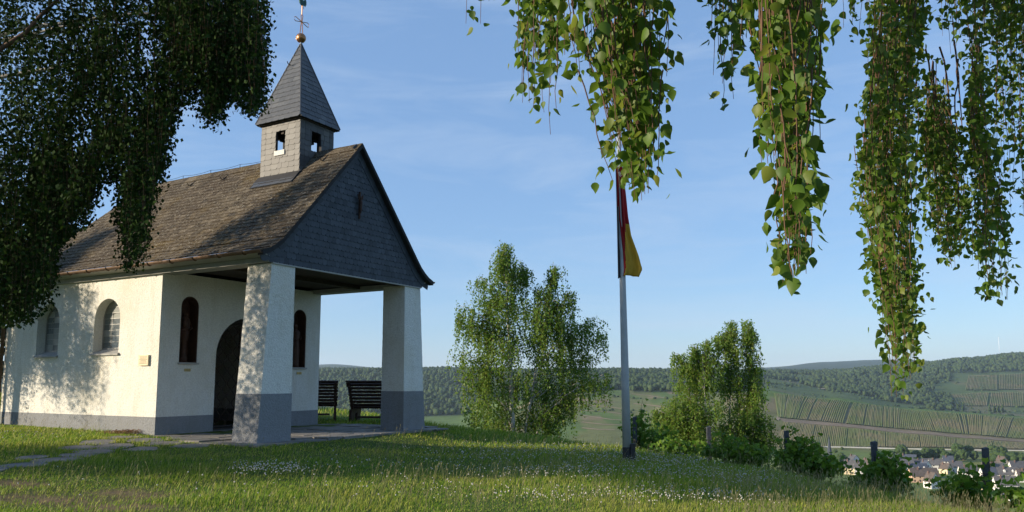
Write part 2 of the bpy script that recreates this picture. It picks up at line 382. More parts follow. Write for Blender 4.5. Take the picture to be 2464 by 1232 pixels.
rr = np.concatenate([[.05], np.arange(.6, 42, .42), np.geomspace(42.5, 8100, 190)])
aa = np.radians(np.concatenate([np.arange(-180, -44, 3.), np.arange(-44, 44, .28), np.arange(44, 180, 3.)]))
RR, AA = np.meshgrid(rr, aa, indexing='ij'); X, Y = RR * np.sin(AA), RR * np.cos(AA); Z = zg(X, Y)
ni, nj = RR.shape; idx = np.arange(ni * nj).reshape(ni, nj); jn = np.roll(idx, -1, axis=1)
F = np.stack([idx[:-1], jn[:-1], jn[1:], idx[1:]], -1).reshape(-1, 4)[:, ::-1].copy()
PXT, DT = polar(X, Y)
def forest_mask(px, d, x, y):
    n = vnoise(x, y, 130) + .5 * vnoise(x, y, 47)
    f = np.where(px < 1230, (d > 1400 + 60*n), (d > 1240 + 60*n))
    rightp = px > 1760
    edge = np.interp(px, [1760, 1850, 1950, 2050, 2130, 2230, 2270, 2330, 2500], [2050, 2120, 2150, 1750, 1800, 1700, 2150, 2230, 2280])
    fr = (d > edge + 110*n) | ((n > .12) & (d > 1450)) & ~((px > 2290) & (d < 2150))
    return np.where(rightp, fr & (d > 1350), f) & (d > 1150)
colr = np.zeros((ni, nj, 4)); colr[..., 3] = 1
def setc(mask, c): colr[mask, 0], colr[mask, 1], colr[mask, 2] = c
setc(DT > -1, (.09, .13, .03))
n1 = vnoise(X, Y, 35)
setc((DT > 300), (.14, .19, .055))
setc((DT > 300) & (n1 > .3), (.19, .21, .06))
setc((DT > 775), (.19, .165, .09))                      # vineyard soil with weeds between the rows
setc((DT > 775) & (vnoise(X, Y, 60) > .2), (.15, .155, .065))
setc((DT > 780) & (PXT < 1740), (.14, .155, .06))
setc((DT > 780) & (PXT < 1740) & (vnoise(X*1.5, Y*.5, 34) > .15), (.095, .145, .04))
setc((DT > 780) & (PXT < 1740) & (vnoise(X*1.2, Y*.6+90, 22) > .55), (.22, .175, .105))
setc((DT > 985) & (PXT > 1800), (.11, .17, .045))
setc((DT > 1075) & (PXT > 1760), (.085, .125, .045))
setc((DT > 1075) & (PXT > 1760) & (vnoise(X, Y, 80) > .35), (.14, .14, .07))
setc((DT > 1000) & (PXT < 1230), (.12, .18, .05))
BARE = [(hit(px_, py_)[:2], rx_, ry_) for px_, py_, rx_, ry_ in ((120,1205,1.3,.45),(330,1190,1.0,.35),(300,1225,1.2,.3),(40,1165,.7,.3))]
def bareness(x, y): return np.max([np.clip(1.25 - np.hypot((x-c[0])/rx_, (y-c[1])/ry_) + .35*vnoise(x, y, .35), 0, 1) for c, rx_, ry_ in BARE], axis=0)
bk = bareness(X, Y)[..., None]; colr[..., :3] = colr[..., :3]*(1-bk) + np.array([.22, .155, .09])*bk
FM = forest_mask(PXT, DT, X, Y)
setc(FM, (.022, .036, .014))
setc(DT > 4000, (.03, .05, .02))
me = mesh('terrain', np.stack([X, Y, Z], -1).reshape(-1, 3), F, None, True)
ca = me.color_attributes.new('landcover', 'FLOAT_COLOR', 'POINT'); ca.data.foreach_set('color', colr.astype(np.float32).ravel())
m, t, b, l = material('terrain')
at_ = t.nodes.new('ShaderNodeVertexColor'); at_.layer_name = 'landcover'
col = nmix(t, .55, at_.outputs[0], nramp(t, nnoise(t, .035, 8, .7), [(.3, .45), (.7, 1.35)]), 'MULTIPLY')
col = nmix(t, .6, col, nramp(t, nnoise(t, 1.6, 6, .7), [(.3, .5), (.7, 1.3)]), 'MULTIPLY')
l(col, b.inputs['Base Color']); b.inputs['Roughness'].default_value = .95; b.inputs['Specular IOR Level'].default_value = .1
nbump(t, b, nnoise(t, 9, 5), .6, .05); me.materials.append(m)
terrain = put(bpy.data.objects.new('terrain', me)); tag(terrain, 'green hilltop falling to a valley with vineyards and far hills', 'terrain', kind='structure')

# ------------------------------------------------------------------ the chapel
chapel = empty('chapel', (O2[0], O2[1], 0), math.pi / 2 - YAW)   # local x across the gable, y along the length
tag(chapel, 'small white roughcast chapel with slate roof, pillared porch and bell turret', 'chapel')

def arch(c, half, z0, ztop, n=14):      # round-headed outline, counter-clockwise
    zs = ztop - half
    return [(c - half, z0), (c + half, z0)] + [(c + half * math.cos(t), zs + half * math.sin(t)) for t in np.linspace(0, math.pi, n)]
def wall_with_holes(outline, holes, axis, t0, t1):
    bm = bmesh.new(); edges = []; loops = []
    def p3(p, t): return {0: (t, p[0], p[1]), 1: (p[0], t, p[1]), 2: (p[0], p[1], t)}[axis]
    for lp in [outline] + holes:
        vs = [bm.verts.new(p3(p, t0)) for p in lp]
        edges += [bm.edges.new((vs[i], vs[(i+1) % len(vs)])) for i in range(len(vs))]; loops.append(vs)
    bmesh.ops.triangle_fill(bm, use_beauty=True, use_dissolve=False, edges=edges)
    faces = list(bm.faces); mp = {}
    for lp, vs in zip([outline] + holes, loops):
        for p, v in zip(lp, vs): mp[v] = bm.verts.new(p3(p, t1))
    for f in faces: bm.faces.new([mp[v] for v in reversed(f.verts)])
    for vs in loops:
        for i in range(len(vs)):
            a, b = vs[i], vs[(i+1) % len(vs)]; bm.faces.new((a, b, mp[b], mp[a]))
    bmesh.ops.recalc_face_normals(bm, faces=bm.faces); return bm
def bm_obj(bm, name, mat, parent):
    me = bpy.data.meshes.new(name); bm.to_mesh(me); bm.free(); me.materials.append(mat)
    return put(bpy.data.objects.new(name, me), parent)

PZ = .375; WZ = 3.47; TH = .45
WINS = [(5.255, .485, 1.775, 3.03), (7.625, .47, 1.755, 3.02)]
DOOR = (2.43, .94, .02, 2.665); NICHES = [(.742, .235, 1.55, 3.045), (4.112, .232, 1.49, 3.015)]
# side wall towards the green
wl = bm_obj(wall_with_holes([(CD, PZ), (CL, PZ), (CL, WZ+.06), (CD, WZ+.06)], [arch(*w) for w in WINS], 0, 0, TH), 'side_wall', M['white'], chapel)
MB().box(-.004, TH, CD-.004, CL+.004, -.3, PZ).build('plinth', M['plinth'], wl)
# wall behind the porch
wf = bm_obj(wall_with_holes([(TH, PZ), (DOOR[0]-DOOR[1], PZ)] + [(DOOR[0]-DOOR[1]*math.cos(q), DOOR[3]-DOOR[1]+DOOR[1]*math.sin(q)) for q in np.linspace(0, math.pi, 18)]
    + [(DOOR[0]+DOOR[1], PZ), (CW-TH, PZ), (CW-TH, WZ+.06), (TH, WZ+.06)], [arch(*n) for n in NICHES], 1, CD, CD+TH), 'porch_wall', M['white'], chapel)
for x0_, x1_ in ((TH, DOOR[0]-DOOR[1]), (DOOR[0]+DOOR[1], CW-TH)): MB().box(x0_, x1_, CD-.004, CD+TH, -.3, PZ).build('plinth', M['plinth'], wf)
wr = MB().box(CW-TH, CW, CD, CL, PZ, WZ+.06).build('far_side_wall', M['white'], chapel)
MB().box(CW-TH, CW+.004, CD-.004, CL+.004, -.3, PZ).build('plinth', M['plinth'], wr)
wb = MB().box(TH, CW-TH, CL-TH, CL, PZ, WZ+.06).build('rear_wall', M['white'], chapel)
MB().box(TH, CW-TH, CL-TH, CL+.004, -.3, PZ).build('plinth', M['plinth'], wb)
# inside, seen dimly through the gate
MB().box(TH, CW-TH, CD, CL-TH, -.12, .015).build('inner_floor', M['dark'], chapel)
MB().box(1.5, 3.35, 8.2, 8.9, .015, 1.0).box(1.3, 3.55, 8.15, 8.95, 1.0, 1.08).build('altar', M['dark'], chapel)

# stained glass windows
def clip_arch(cell, c, half, zs):
    P = [(c + half*math.cos(t), zs + half*math.sin(t)) for t in np.linspace(0, math.pi, 14)]
    P = P + [(c-half, zs-5), (c+half, zs-5)]
    out = cell
    for i in range(len(P)):
        A, B = P[i], P[(i+1) % len(P)]; inp = out; out = []
        side = lambda p: (B[0]-A[0])*(p[1]-A[1]) - (B[1]-A[1])*(p[0]-A[0])
        for k in range(len(inp)):
            p, q = inp[k], inp[(k+1) % len(inp)]; sp, sq = side(p), side(q)
            if sp >= 0: out.append(p)
            if (sp > 0 > sq) or (sp < 0 < sq): s = sp/(sp-sq); out.append((p[0]+s*(q[0]-p[0]), p[1]+s*(q[1]-p[1])))
        if len(out) < 3: return None
    return out
for c, half, z0, z1 in WINS:
    wnd = MB(); ins = half - .035; zb = z0 + .10; zs = z1 - half
    outer = arch(c, half-.001, zb, z1-.001, 16); inner = arch(c, ins, zb+.035, zs+ins, 16)
    fr = bm_obj(wall_with_holes(outer, [inner], 0, .215, .26), 'window', M['frame'], chapel)
    fr['label'] = 'round-headed leaded window in the lit side wall'
    bars = MB()
    for k in (1, 2): bars.box(.222, .238, c-ins+k*2*ins/3-.006, c-ins+k*2*ins/3+.006, zb+.03, zs+ins*.93)
    nz_ = 8; hz = (zs+ins-zb-.035)/nz_
    for k in range(1, nz_):
        zz = zb+.035+k*hz; ww = ins if zz < zs else math.sqrt(max(0, ins**2-(zz-zs)**2))
        bars.box(.222, .2375, c-ww, c+ww, zz-.005, zz+.005)
    for s in (-1, 1): bars.tube([(.224, c+s*ins*.62*math.cos(q), zs-.05+ins*.5*math.sin(q)) for q in np.linspace(-.6, 3.7, 12)], .006, 4)
    bars.build('glazing_bars', M['frame'], fr)
    for i in range(3):
        for k in range(nz_):
            y0, y1 = c-ins+i*2*ins/3, c-ins+(i+1)*2*ins/3; a0, a1 = zb+.035+k*hz, zb+.035+(k+1)*hz
            pg = clip_arch([(y0, a0), (y1, a0), (y1, a1), (y0, a1)], c, ins, zs)
            if pg:
                tl = random.uniform(-.004, .004); MB().prism(pg, 0, .229+tl, .233+tl).build('pane', M['glassw'], fr)
    MB().hexa([(-.05,c-half-.04,z0-.05),(.22,c-half,z0-.05),(.22,c+half,z0-.05),(-.05,c+half+.04,z0-.05)],
              [(-.05,c-half-.04,z0-.015),(.22,c-half,zb),(.22,c+half,zb),(-.05,c+half+.04,z0-.015)]).build('window_sill', M['beam'], fr)

# porch gate, niches
gate = MB()
x0, x1, zs = DOOR[0]-DOOR[1]+.03, DOOR[0]+DOOR[1]-.03, DOOR[3]-DOOR[1]
gy = CD + .30
gate.tube([(x0, gy, .05)] + [(DOOR[0]-.91*math.cos(q), gy, zs-.10+.91*math.sin(q)) for q in np.linspace(0, math.pi, 18)] + [(x1, gy, .05)], .022, 6)
gate.tube([(x0, gy, .08), (x1, gy, .08)], .02, 6).tube([(DOOR[0], gy, .05), (DOOR[0], gy, zs+.8)], .02, 6)
go = gate.build('gate', M['iron'], chapel)
lat = MB()
for k in range(13):
    xk = x0 + (k+.5)*(x1-x0)/13; top = zs-.12+math.sqrt(max(.01, .9**2-(xk-DOOR[0])**2))
    zz = np.arange(.08, top, .045); lat.tube([(xk + (-1)**k*.055*math.cos(z*2*math.pi/.31), gy, z) for z in zz], .0085, 4)
lat.build('lattice', M['rust'], go)
dd = bm_obj(wall_with_holes([(x0-.027, .02), (x1+.027, .02)] + [(DOOR[0]+.938*math.cos(q), zs+.938*math.sin(q)) for q in np.linspace(0, math.pi, 18)],
    [[(x0+.05, .03), (x1-.05, .03)] + [(DOOR[0]+.82*math.cos(q), zs-.06+.82*math.sin(q)) for q in np.linspace(0, math.pi, 18)]], 1, CD+.33, CD+.42), 'door_frame', M['darkbeam'], chapel)
for c, half, z0, z1 in NICHES:
    n = MB().prism(arch(c, half+.01, z0-.01, z1+.01), 1, CD+.30, CD+.34).build('niche', M['wood'], chapel)
    bm_obj(wall_with_holes(arch(c, half-.002, z0+.006, z1-.002), [arch(c, half-.022, z0+.02, z1-.022)], 1, CD+.012, CD+.298), 'niche_lining', M['wood'], n)
    MB().box(c-half-.03, c+half+.03, CD-.05, CD+.30, z0-.035, z0+.004).build('ledge', M['beam'], n)

# carved figures standing in the niches: things of their own
def figure(c, z0, h, label, child):
    p = cw(c, CD+.15, z0+.004); e = empty('wooden_statue', p, math.pi/2-YAW+.0)
    tag(e, label, 'statue')
    if child: prof = [(0,.10),(.10,.10),(.12,.075),(.42,.06),(.45,.09),(.47,.09),(.48,.10),(.60,.115),(.72,.125),(.80,.13),(.86,.115),(.885,.05),(.90,.045),(.92,.062),(.95,.07),(.98,.058),(1.0,.02)]
    else: prof = [(0,.12),(.05,.13),(.08,.125),(.2,.125),(.4,.12),(.55,.115),(.62,.105),(.72,.125),(.80,.135),(.845,.10),(.865,.045),(.885,.045),(.905,.064),(.94,.07),(.975,.058),(1.0,.02)]
    b = MB(); n = 14; V = []; F = []
    for z, r in prof:
        for k in range(n):
            q = 2*math.pi*k/n; fold = 1 + (.09*math.sin(5*q+z*9) if .1 < z < .84 else 0)
            V.append((r*fold*math.cos(q), r*.78*fold*math.sin(q), z*h))
    for i in range(len(prof)-1):
        for k in range(n): F.append((i*n+k, i*n+(k+1) % n, (i+1)*n+(k+1) % n, (i+1)*n+k))
    F += [tuple(range(n))[::-1], tuple((len(prof)-1)*n+k for k in range(n))]
    b.add(V, F).build('figure', M['wood'], e, True)
    a = MB()
    if child:
        a.lathe([(0,.02),(.04,.055),(.14,.06),(.19,.03),(.21,.04),(.26,.045),(.29,.02)], (-.07, -.10, .66*h), 8).build('child_figure', M['wood'], e, True)
        a = MB()
    a.tube([(.115, -.01, .79*h), (.15, -.05, .68*h), (.04, -.115, .63*h)], [.034, .03, .02], 7).tube([(-.115, -.01, .79*h), (-.15, -.05, .67*h), (-.05, -.115, .62*h)], [.034, .03, .02], 7)
    a.build('arms', M['wood'], e, True)
figure(NICHES[0][0]-.02, NICHES[0][2], 1.15, 'dark carved wooden figure holding a child in the left wall niche', True)
figure(NICHES[1][0], NICHES[1][2], 1.15, 'dark carved wooden robed figure in the right wall niche', False)
for (a, z, lab) in ((.735, 1.388, 'small brass plate below the left statue niche'), (4.13, 1.346, 'small brass plate below the right statue niche')):
    p = cw(a, CD, z); e = empty('name_plate', p, math.pi/2-YAW); tag(e, lab, 'plate')
    MB().box(-.08, .08, -.014, -.001, -.032, .032).build('plate', M['brass'], e)
    q = MB()
    for zz in (-.012, .010): q.box(-.06, .06, -.0155, -.0135, zz-.004, zz+.004)
    q.build('lettering', M['ink'], e)
p = cw(0, 3.80, 1.595); e = empty('wall_plaque', p, math.pi/2-YAW); tag(e, 'small cream stone plaque with lines of text on the lit side wall', 'plaque')
MB().box(-.045, -.001, -.165, .165, -.115, .115).build('slab', M['plaque'], e)
q = MB()
for k in range(6):
    wl_ = random.uniform(.09, .135); q.box(-.0475, -.0445, -wl_, wl_, .07-k*.028, .078-k*.028)
q.build('lettering', M['ink'], e)

# porch pillars: battered on the outer side
def pillar(side):
    def quad(z):
        f = 1 - z / 3.46; bo, bf = .225*f, .02*f
        a0, a1 = (-bo, .62) if side == 0 else (CW-.62, CW+bo)
        return [(a0, -bf, z), (a1, -bf, z), (a1, .67, z), (a0, .67, z)]
    def rough(z0, z1, grow, amp):
        lv = np.arange(z0, z1, .07).tolist() + [z1]; V = []; F = []; n = 0; rng = np.random.default_rng(side+3)
        for z in lv:
            q = np.array(quad(z)); c = q.mean(0); ring = []
            for k in range(4):
                for s in np.arange(0, 1, 1/8): ring.append(q[k]*(1-s) + q[(k+1) % 4]*s)
            ring = np.array(ring); dr = ring - c; dr[:, 2] = 0; dr /= np.linalg.norm(dr, axis=1)[:, None]
            ring = ring + dr * (grow + rng.normal(0, amp, len(ring)))[:, None]; V += ring.tolist(); n = len(ring)
        for i in range(len(lv)-1):
            for k in range(n): F.append((i*n+k, i*n+(k+1) % n, (i+1)*n+(k+1) % n, (i+1)*n+k))
        F.append(tuple((len(lv)-1)*n+k for k in range(n))); F.append(tuple(range(n))[::-1]); return V, F
    o = MB().add(*rough(.9, 3.46, 0, .002)).build('pillar', M['white'], chapel)
    MB().add(*rough(-.3, .9, .006, .002)).build('plinth', M['plinth'], o)
pillar(0); pillar(1)

# roof profile: height over the cross axis, flared at the eaves
PA = np.array([-.36, -.20, 0, .16, 2.4285]); PZV = np.array([3.645, 3.70, 3.825, 3.955, 6.50])
SL = np.concatenate([[0], np.cumsum(np.hypot(np.diff(PA), np.diff(PZV)))])
def prof(s): return np.interp(s, SL, PA), np.interp(s, SL, PZV)
def zprof(a): a = np.minimum(a, CW - a); return np.interp(a, PA, PZV)
HIP = lambda a: 7.6 + .77 * (2.4285 - a)
VB = -.13
sub = MB()
for sgn in (0, 1):
    mx_ = (lambda a: a) if sgn == 0 else (lambda a: CW - a)
    for i in range(len(PA)-1):
        sub.add([(mx_(PA[i]), VB+.02, PZV[i]-.035), (mx_(PA[i]), HIP(PA[i])-.03, PZV[i]-.035), (mx_(PA[i+1]), HIP(PA[i+1])-.03, PZV[i+1]-.035), (mx_(PA[i+1]), VB+.02, PZV[i+1]-.035)], [(0,1,2,3)])
hp = [(PA[i], HIP(PA[i])-.03, PZV[i]-.035) for i in range(len(PA))]; hq = [(CW-a, b_, z) for a, b_, z in hp]
for i in range(len(PA)-1): sub.add([hp[i], hq[i], hq[i+1], hp[i+1]], [(0,1,2,3)])
roof = sub.build('roof', M['under'], chapel)
# boxed eaves, fascia, beams, ceiling
def both(fn):
    for s in (0, 1): fn(s, (lambda a: a) if s == 0 else (lambda a: CW - a))
def eaves(s, x):
    p = [(-.30, 3.63), (-.085, 3.575), (-.085, 3.60), (-.30, 3.655)]
    MB().prism([(x(a), z) for a, z in p], 1, -.02, 9.62).build('soffit', M['beam'], roof)
    a0, a1 = sorted((x(-.085), x(.30))); MB().box(a0, a1, .0, 9.55, 3.472, 3.572).build('wall_plate', M['beam'], roof)
both(eaves)
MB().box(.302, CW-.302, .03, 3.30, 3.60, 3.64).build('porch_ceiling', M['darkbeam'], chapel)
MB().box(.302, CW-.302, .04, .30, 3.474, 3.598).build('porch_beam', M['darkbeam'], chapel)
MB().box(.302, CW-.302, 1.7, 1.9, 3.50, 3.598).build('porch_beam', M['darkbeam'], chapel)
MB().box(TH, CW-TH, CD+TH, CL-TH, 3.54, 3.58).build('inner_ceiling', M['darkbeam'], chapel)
MB().box(-.36, CW+.36, 9.5, 9.68, 3.56, 3.64).build('rear_soffit', M['beam'], roof)
# gutters
def gutter(s, x):
    b_ = MB(); n = 9; ys = [-.14, 9.75]; V = []; F = []
    for y, r in ((ys[0], .06), (ys[1], .06)):
        for k in range(n): q = math.pi + math.pi*k/(n-1); V.append((x(-.385 + .06*math.cos(q)), y, 3.66 + .06*math.sin(q)))
        for k in range(n): q = 2*math.pi - math.pi*k/(n-1); V.append((x(-.385 + .052*math.cos(q)), y, 3.66 + .052*math.sin(q)))
    m2 = 2*n; F = [(k, (k+1) % m2, m2+(k+1) % m2, m2+k) for k in range(m2)] + [tuple(range(m2))[::-1], tuple(range(m2, 2*m2))]
    g = b_.add(V, F).build('gutter', M['copper'], chapel)
    for k in range(13):
        y = .35 + k*.73
        MB().tube([(x(-.385 + .068*math.cos(q)), y, 3.66 + .068*math.sin(q)) for q in np.linspace(math.pi, 2*math.pi, 8)], .011, 5).build('gutter_bracket', M['copper'], g)
both(gutter)
MB().tube([(-.385, 9.45, 3.61), (-.30, 9.45, 3.5), (-.10, 9.45, 3.32), (-.10, 9.45, .05)], .045, 8).build('downpipe', M['copper'], chapel, True)
for k in range(11):
    b0 = .25 + k*.72 + random.uniform(0, .2); w_ = random.uniform(.25, .62)
    if k in (0, 5): w_ = .2
    MB().hexa([(-.365,b0,3.655),(-.265,b0,3.694),(-.265,b0+w_,3.694),(-.365,b0+w_,3.655)], [(-.37,b0,3.672),(-.27,b0,3.712),(-.27,b0+w_,3.712),(-.37,b0+w_,3.672)]).build('eave_flashing', M['lead'], roof)

# slates: one by one where they show largest, the rest joined
def slate_shape(cut=.25, n=5, th=.009):
    # unit plate, x -.5..0.5, y 0..1 up the slope, lower right corner rounded off
    P = [(-.5, 0)] + [(.5 - cut + cut*math.sin(q), cut - cut*math.cos(q)) for q in np.linspace(0, math.pi/2, n)] + [(.5, 1), (-.5, 1)]
    k = len(P); V = [(x, y, 0) for x, y in P] + [(x, y, th) for x, y in P]
    F = [tuple(range(k))[::-1], tuple(range(k, 2*k))] + [(i, (i+1) % k, k+(i+1) % k, k+i) for i in range(k)]
    return V, F
def frame(o, ex, ey, sx, sy, sz=1., tilt=.05, spin=0.):
    ex = Vector(ex).normalized(); ey = Vector(ey).normalized(); nz_ = ex.cross(ey).normalized()
    m_ = Matrix(((ex.x, ey.x, nz_.x, o[0]), (ex.y, ey.y, nz_.y, o[1]), (ex.z, ey.z, nz_.z, o[2]), (0, 0, 0, 1)))
    return m_ @ Matrix.Rotation(spin, 4, 'Z') @ Matrix.Rotation(-tilt, 4, 'X') @ Matrix.Diagonal((sx, sy, sz, 1))
CI = chapel.matrix_basis.inverted(); CAML = CI @ Vector((0, 0, HC))
def lay(name, mats, shape, mat, parent, limit=300, visible=None):
    V, F = shape; base = mesh(name, V, F, mat)
    key = lambda m_: (m_.translation - CAML).length + (0 if visible is None or visible(m_) else 100)
    mats = sorted(mats, key=key)
    for m_ in mats[:limit]:
        o = bpy.data.objects.new(name, base); put(o, parent); o.matrix_local = m_
    if len(mats) > limit:
        A = np.array([np.array(m_) for m_ in mats[limit:]]); VV = np.array(V)
        P = np.einsum('nij,kj->nki', A[:, :3, :3], VV) + A[:, None, :3, 3]
        Fa = []; k = len(V)
        for i in range(len(A)): Fa += [tuple(j + i*k for j in f) for f in F]
        o = mk(name + '_field', P.reshape(-1, 3), Fa, mat, parent); tag(o, kind='stuff')

rng = random.Random(11)
mats = []; EXP = .135
ns = int(SL[-1] / EXP)
for sgn in (0, 1):
    for k in range(ns + 1):
        s = k*EXP + .0; a, z = prof(s); a2, z2 = prof(min(SL[-1], s + .06))
        if k == ns: a2, z2 = 2.4285, 6.50
        dv = np.array([a2 - a, 0, z2 - z]); dv /= np.linalg.norm(dv)
        b_ = VB + rng.uniform(-.2, 0)*0 + (.1 if k % 2 else 0)
        end = HIP(a)
        x = VB - (0 if k % 2 else .1)
        while x < end - .08:
            w_ = rng.uniform(.17, .25); xa = max(x, VB); xb = min(x + w_, end)
            if xb - xa > .04:
                hgt = min(.215, SL[-1] - s + .02)
                yc = (xa + xb)/2; dz = .004 + rng.uniform(0, .006)
                if sgn == 0: m_ = frame((a, yc, z + dz), (0, -1, 0), dv, xb-xa-.006, hgt, 1, .07 + rng.uniform(0, .03), rng.gauss(0, .014))
                else: m_ = frame((CW - a, yc, z + dz), (0, 1, 0), (-dv[0], 0, dv[2]), xb-xa-.004, hgt, 1, .045, rng.gauss(0, .012))
                # leave the turret's footprint free
                if not (s > 3.0 and 1.30 < yc < 2.50 and abs(m_.translation.x - 2.4285) < .5): mats.append(m_)
            x += w_
lay('slate', mats, slate_shape(.22, 5, .014), M['roof'], roof, 300, lambda m_: m_.translation.x < 2.45)
# ridge capping slates
mats = []
for k in range(42):
    y = VB + .02 + k*.185
    if y > 7.55 or 1.25 < y + .09 < 2.55: continue
    mats.append(frame((2.4285-.17, y+.09, 6.50-.165), (0, -1, 0), (1, 0, 1.08), .21, .255, 1, .02, rng.gauss(0, .01)))
    mats.append(frame((2.4285+.17, y+.09, 6.50-.165), (0, 1, 0), (-1, 0, 1.08), .21, .245, 1, .02, rng.gauss(0, .01)))
lay('ridge_slate', mats, slate_shape(.1), M['roof'], roof, 300)
# gable: backing, slates, verge
gp = [(0.0, 3.475), (CW, 3.475)] + [(CW-a, zprof(a)-.05) for a in (-.05, .16, 1.2, 2.4)] + [(a, zprof(a)-.05) for a in (2.4, 1.2, .16, -.05)]
gable = MB().prism(gp, 1, .012, .06).build('gable', M['under'], chapel)
mats = []; k = 0; z = 3.468
while z < 6.25:
    w_ = .128; off = (k % 2)*.5*w_
    for j in range(-2, 44):
        x = j*w_ + off
        top = zprof(x) if -.1 < x < CW + .1 else 0
        if x < -.02 or x > CW + .02: continue
        if z + .04 > zprof(x) - .10: continue
        hh = min(.20, zprof(x) - z - .03)
        mats.append(frame((x, .004, z), (1, 0, 0), (0, 0, 1), w_*1.16, hh, 1, .06 + rng.uniform(0, .05), rng.gauss(-.07, .015)))
    z += .128; k += 1
lay('gable_slate', mats, slate_shape(.6, 7, .016), M['gable'], gable, 300)
vs = np.linspace(0, SL[-1], 22)
def verge(s_, x):
    V = []; F = []
    for s in vs:
        a, z = prof(s); a = x(a)
        V += [(a, VB-.015, z+.018), (a, VB-.015, z-.085), (a, .0, z-.085), (a, .0, z-.03)]
    for i in range(len(vs)-1):
        for k in range(3): F.append((i*4+k, i*4+k+1, (i+1)*4+k+1, (i+1)*4+k))
    F += [(0, 1, 2, 3), tuple(len(V)-4+k for k in range(4))[::-1]]
    MB().add(V, F).build('verge_board', M['under'], roof)
    mats = []
    for i in range(24):
        s = .03 + i*SL[-1]/24; a, z = prof(s); a2, z2 = prof(min(SL[-1]-.005, s+.1)); dv = np.array([a2-a, 0, z2-z])
        dv /= np.linalg.norm(dv); nn = (dv[2], 0, -dv[0])
        if s_ == 0: mats.append(frame((a+.09*dv[2], -.012, z-.09*dv[0]-.055), nn, dv, .16, .23, 1, .03))
        else: mats.append(frame((CW-a-.09*dv[2], -.012, z-.09*dv[0]-.055), (nn[0], 0, -nn[2]), (-dv[0], 0, dv[2]), .16, .23, 1, .03))
    lay('verge_slate', mats, slate_shape(.5, 6), M['gable'], gable, 60)
both(verge)
MB().box(0.01, CW-.01, -.03, .02, 3.445, 3.472).build('gable_drip_board', M['beam'], gable)

# turret
TC, TB0, TB1, TT, TZ = CW/2, 1.275, 2.535, .55, 7.27
tur = empty('turret'); tur.parent = chapel
tur['label'] = 'square slate-hung bell turret astride the ridge'
zlow = lambda y: 5.75
def tface(name, axis, pos, lo, hi, oc, inward):
    bm_obj(wall_with_holes([(lo, 5.35), (hi, 5.35), (hi, TZ), (lo, TZ)], [[(oc-.155, 6.52), (oc+.155, 6.52), (oc+.155, 7.04), (oc-.155, 7.04)]], axis, pos, pos+inward), name, M['under'], tur)
tface('turret_wall', 0, TC-TT+.012, TB0+.012, TB1-.012, 1.905, .06); tface('turret_wall', 0, TC+TT-.012, TB0+.012, TB1-.012, 1.905, -.06)
tface('turret_wall', 1, TB0+.012, TC-TT+.073, TC+TT-.073, TC-.03, .06); tface('turret_wall', 1, TB1-.012, TC-TT+.073, TC+TT-.073, TC-.03, -.06)
mats = []
def tslates(orig, ex, width, oc, rise):
    z = 5.30; k = 0
    while z < TZ - .02:
        edge = .15; xs = [(0, edge)]; n = 4 if k % 2 else 5
        cuts = np.linspace(edge, width-edge, n+1) + np.array([0] + [rng.uniform(-.03, .03) for _ in range(n-1)] + [0])
        xs += [(cuts[i], cuts[i+1]) for i in range(n)] + [(width-edge, width)]
        for a0, a1 in xs:
            zc = z + .07
            if a1 > oc-.15 and a0 < oc+.15 and 6.46 < zc < 7.02:
                if a0 < oc-.17: a1 = oc-.155
                elif a1 > oc+.17: a0 = oc+.155
                else: continue
            if a1-a0 < .03: continue
            hh = min(.185, TZ - z - .005)
            o = np.array(orig) + np.array(ex)*((a0+a1)/2); 
            mats.append(frame((o[0], o[1], z), ex, (0, 0, 1), (a1-a0-.004)*1.0, hh, 1, .04+rng.uniform(0, .03), rng.gauss(-.06, .02)))
        z += .13; k += 1
tslates((TC-TT, TB1, 0), (0, -1, 0), TB1-TB0, TB1-1.905, 0)
tslates((TC-TT, TB0, 0), (1, 0, 0), 2*TT, TT-.03, 0)
tslates((TC+TT, TB0, 0), (0, 1, 0), TB1-TB0, 1.905-TB0, 0)
tslates((TC+TT, TB1, 0), (-1, 0, 0), 2*TT, TT+.03, 0)
lay('turret_slate', mats, slate_shape(.3), M['turret'], tur, 300)
MB().box(TC-TT-.03, TC-TT+.02, 1.74, 2.07, 6.40, 6.515).build('patch_plate', M['white'], tur)
for y0 in (TB0, TB1): pass
# flashing where the turret meets the roof
for a_, sg in ((TC-TT, -1), (TC+TT, 1)):
    zz = zprof(a_); MB().hexa([(a_+sg*.26, TB0-.05, zz-.27), (a_, TB0-.05, zz+.01), (a_, TB1+.05, zz+.01), (a_+sg*.26, TB1+.05, zz-.27)],
        [(a_+sg*.27, TB0-.05, zz-.25), (a_+sg*.02, TB0-.05, zz+.06), (a_+sg*.02, TB1+.05, zz+.06), (a_+sg*.27, TB1+.05, zz-.25)]).build('turret_flashing', M['under'], tur)
    fm = []
    for r_ in range(3):
        for k in range(6):
            y = TB0 - .05 + (k + .5 + (.25 if r_ % 2 else 0))*(TB1-TB0+.1)/6.3; off_ = .275 - r_*.095
            fm.append(frame((a_+sg*off_, y, zz-1.13*off_+.055), (0, sg, 0), (-sg, 0, 1.13), .215, .19, 1, .05+rng.uniform(0, .03), rng.gauss(0, .03)))
    lay('flashing_slate', fm, slate_shape(.2, 5, .012), M['spire'], tur, 60)
bell = MB().lathe([(0,.20),(.03,.19),(.10,.145),(.22,.115),(.30,.09),(.34,.03),(.42,.02)], (TC, 1.9, 6.50), 14).build('bell', M['patina'], tur, True)
MB().box(TC-.5, TC+.5, 1.86, 1.94, 6.93, 7.0).build('bell_beam', M['darkbeam'], tur)
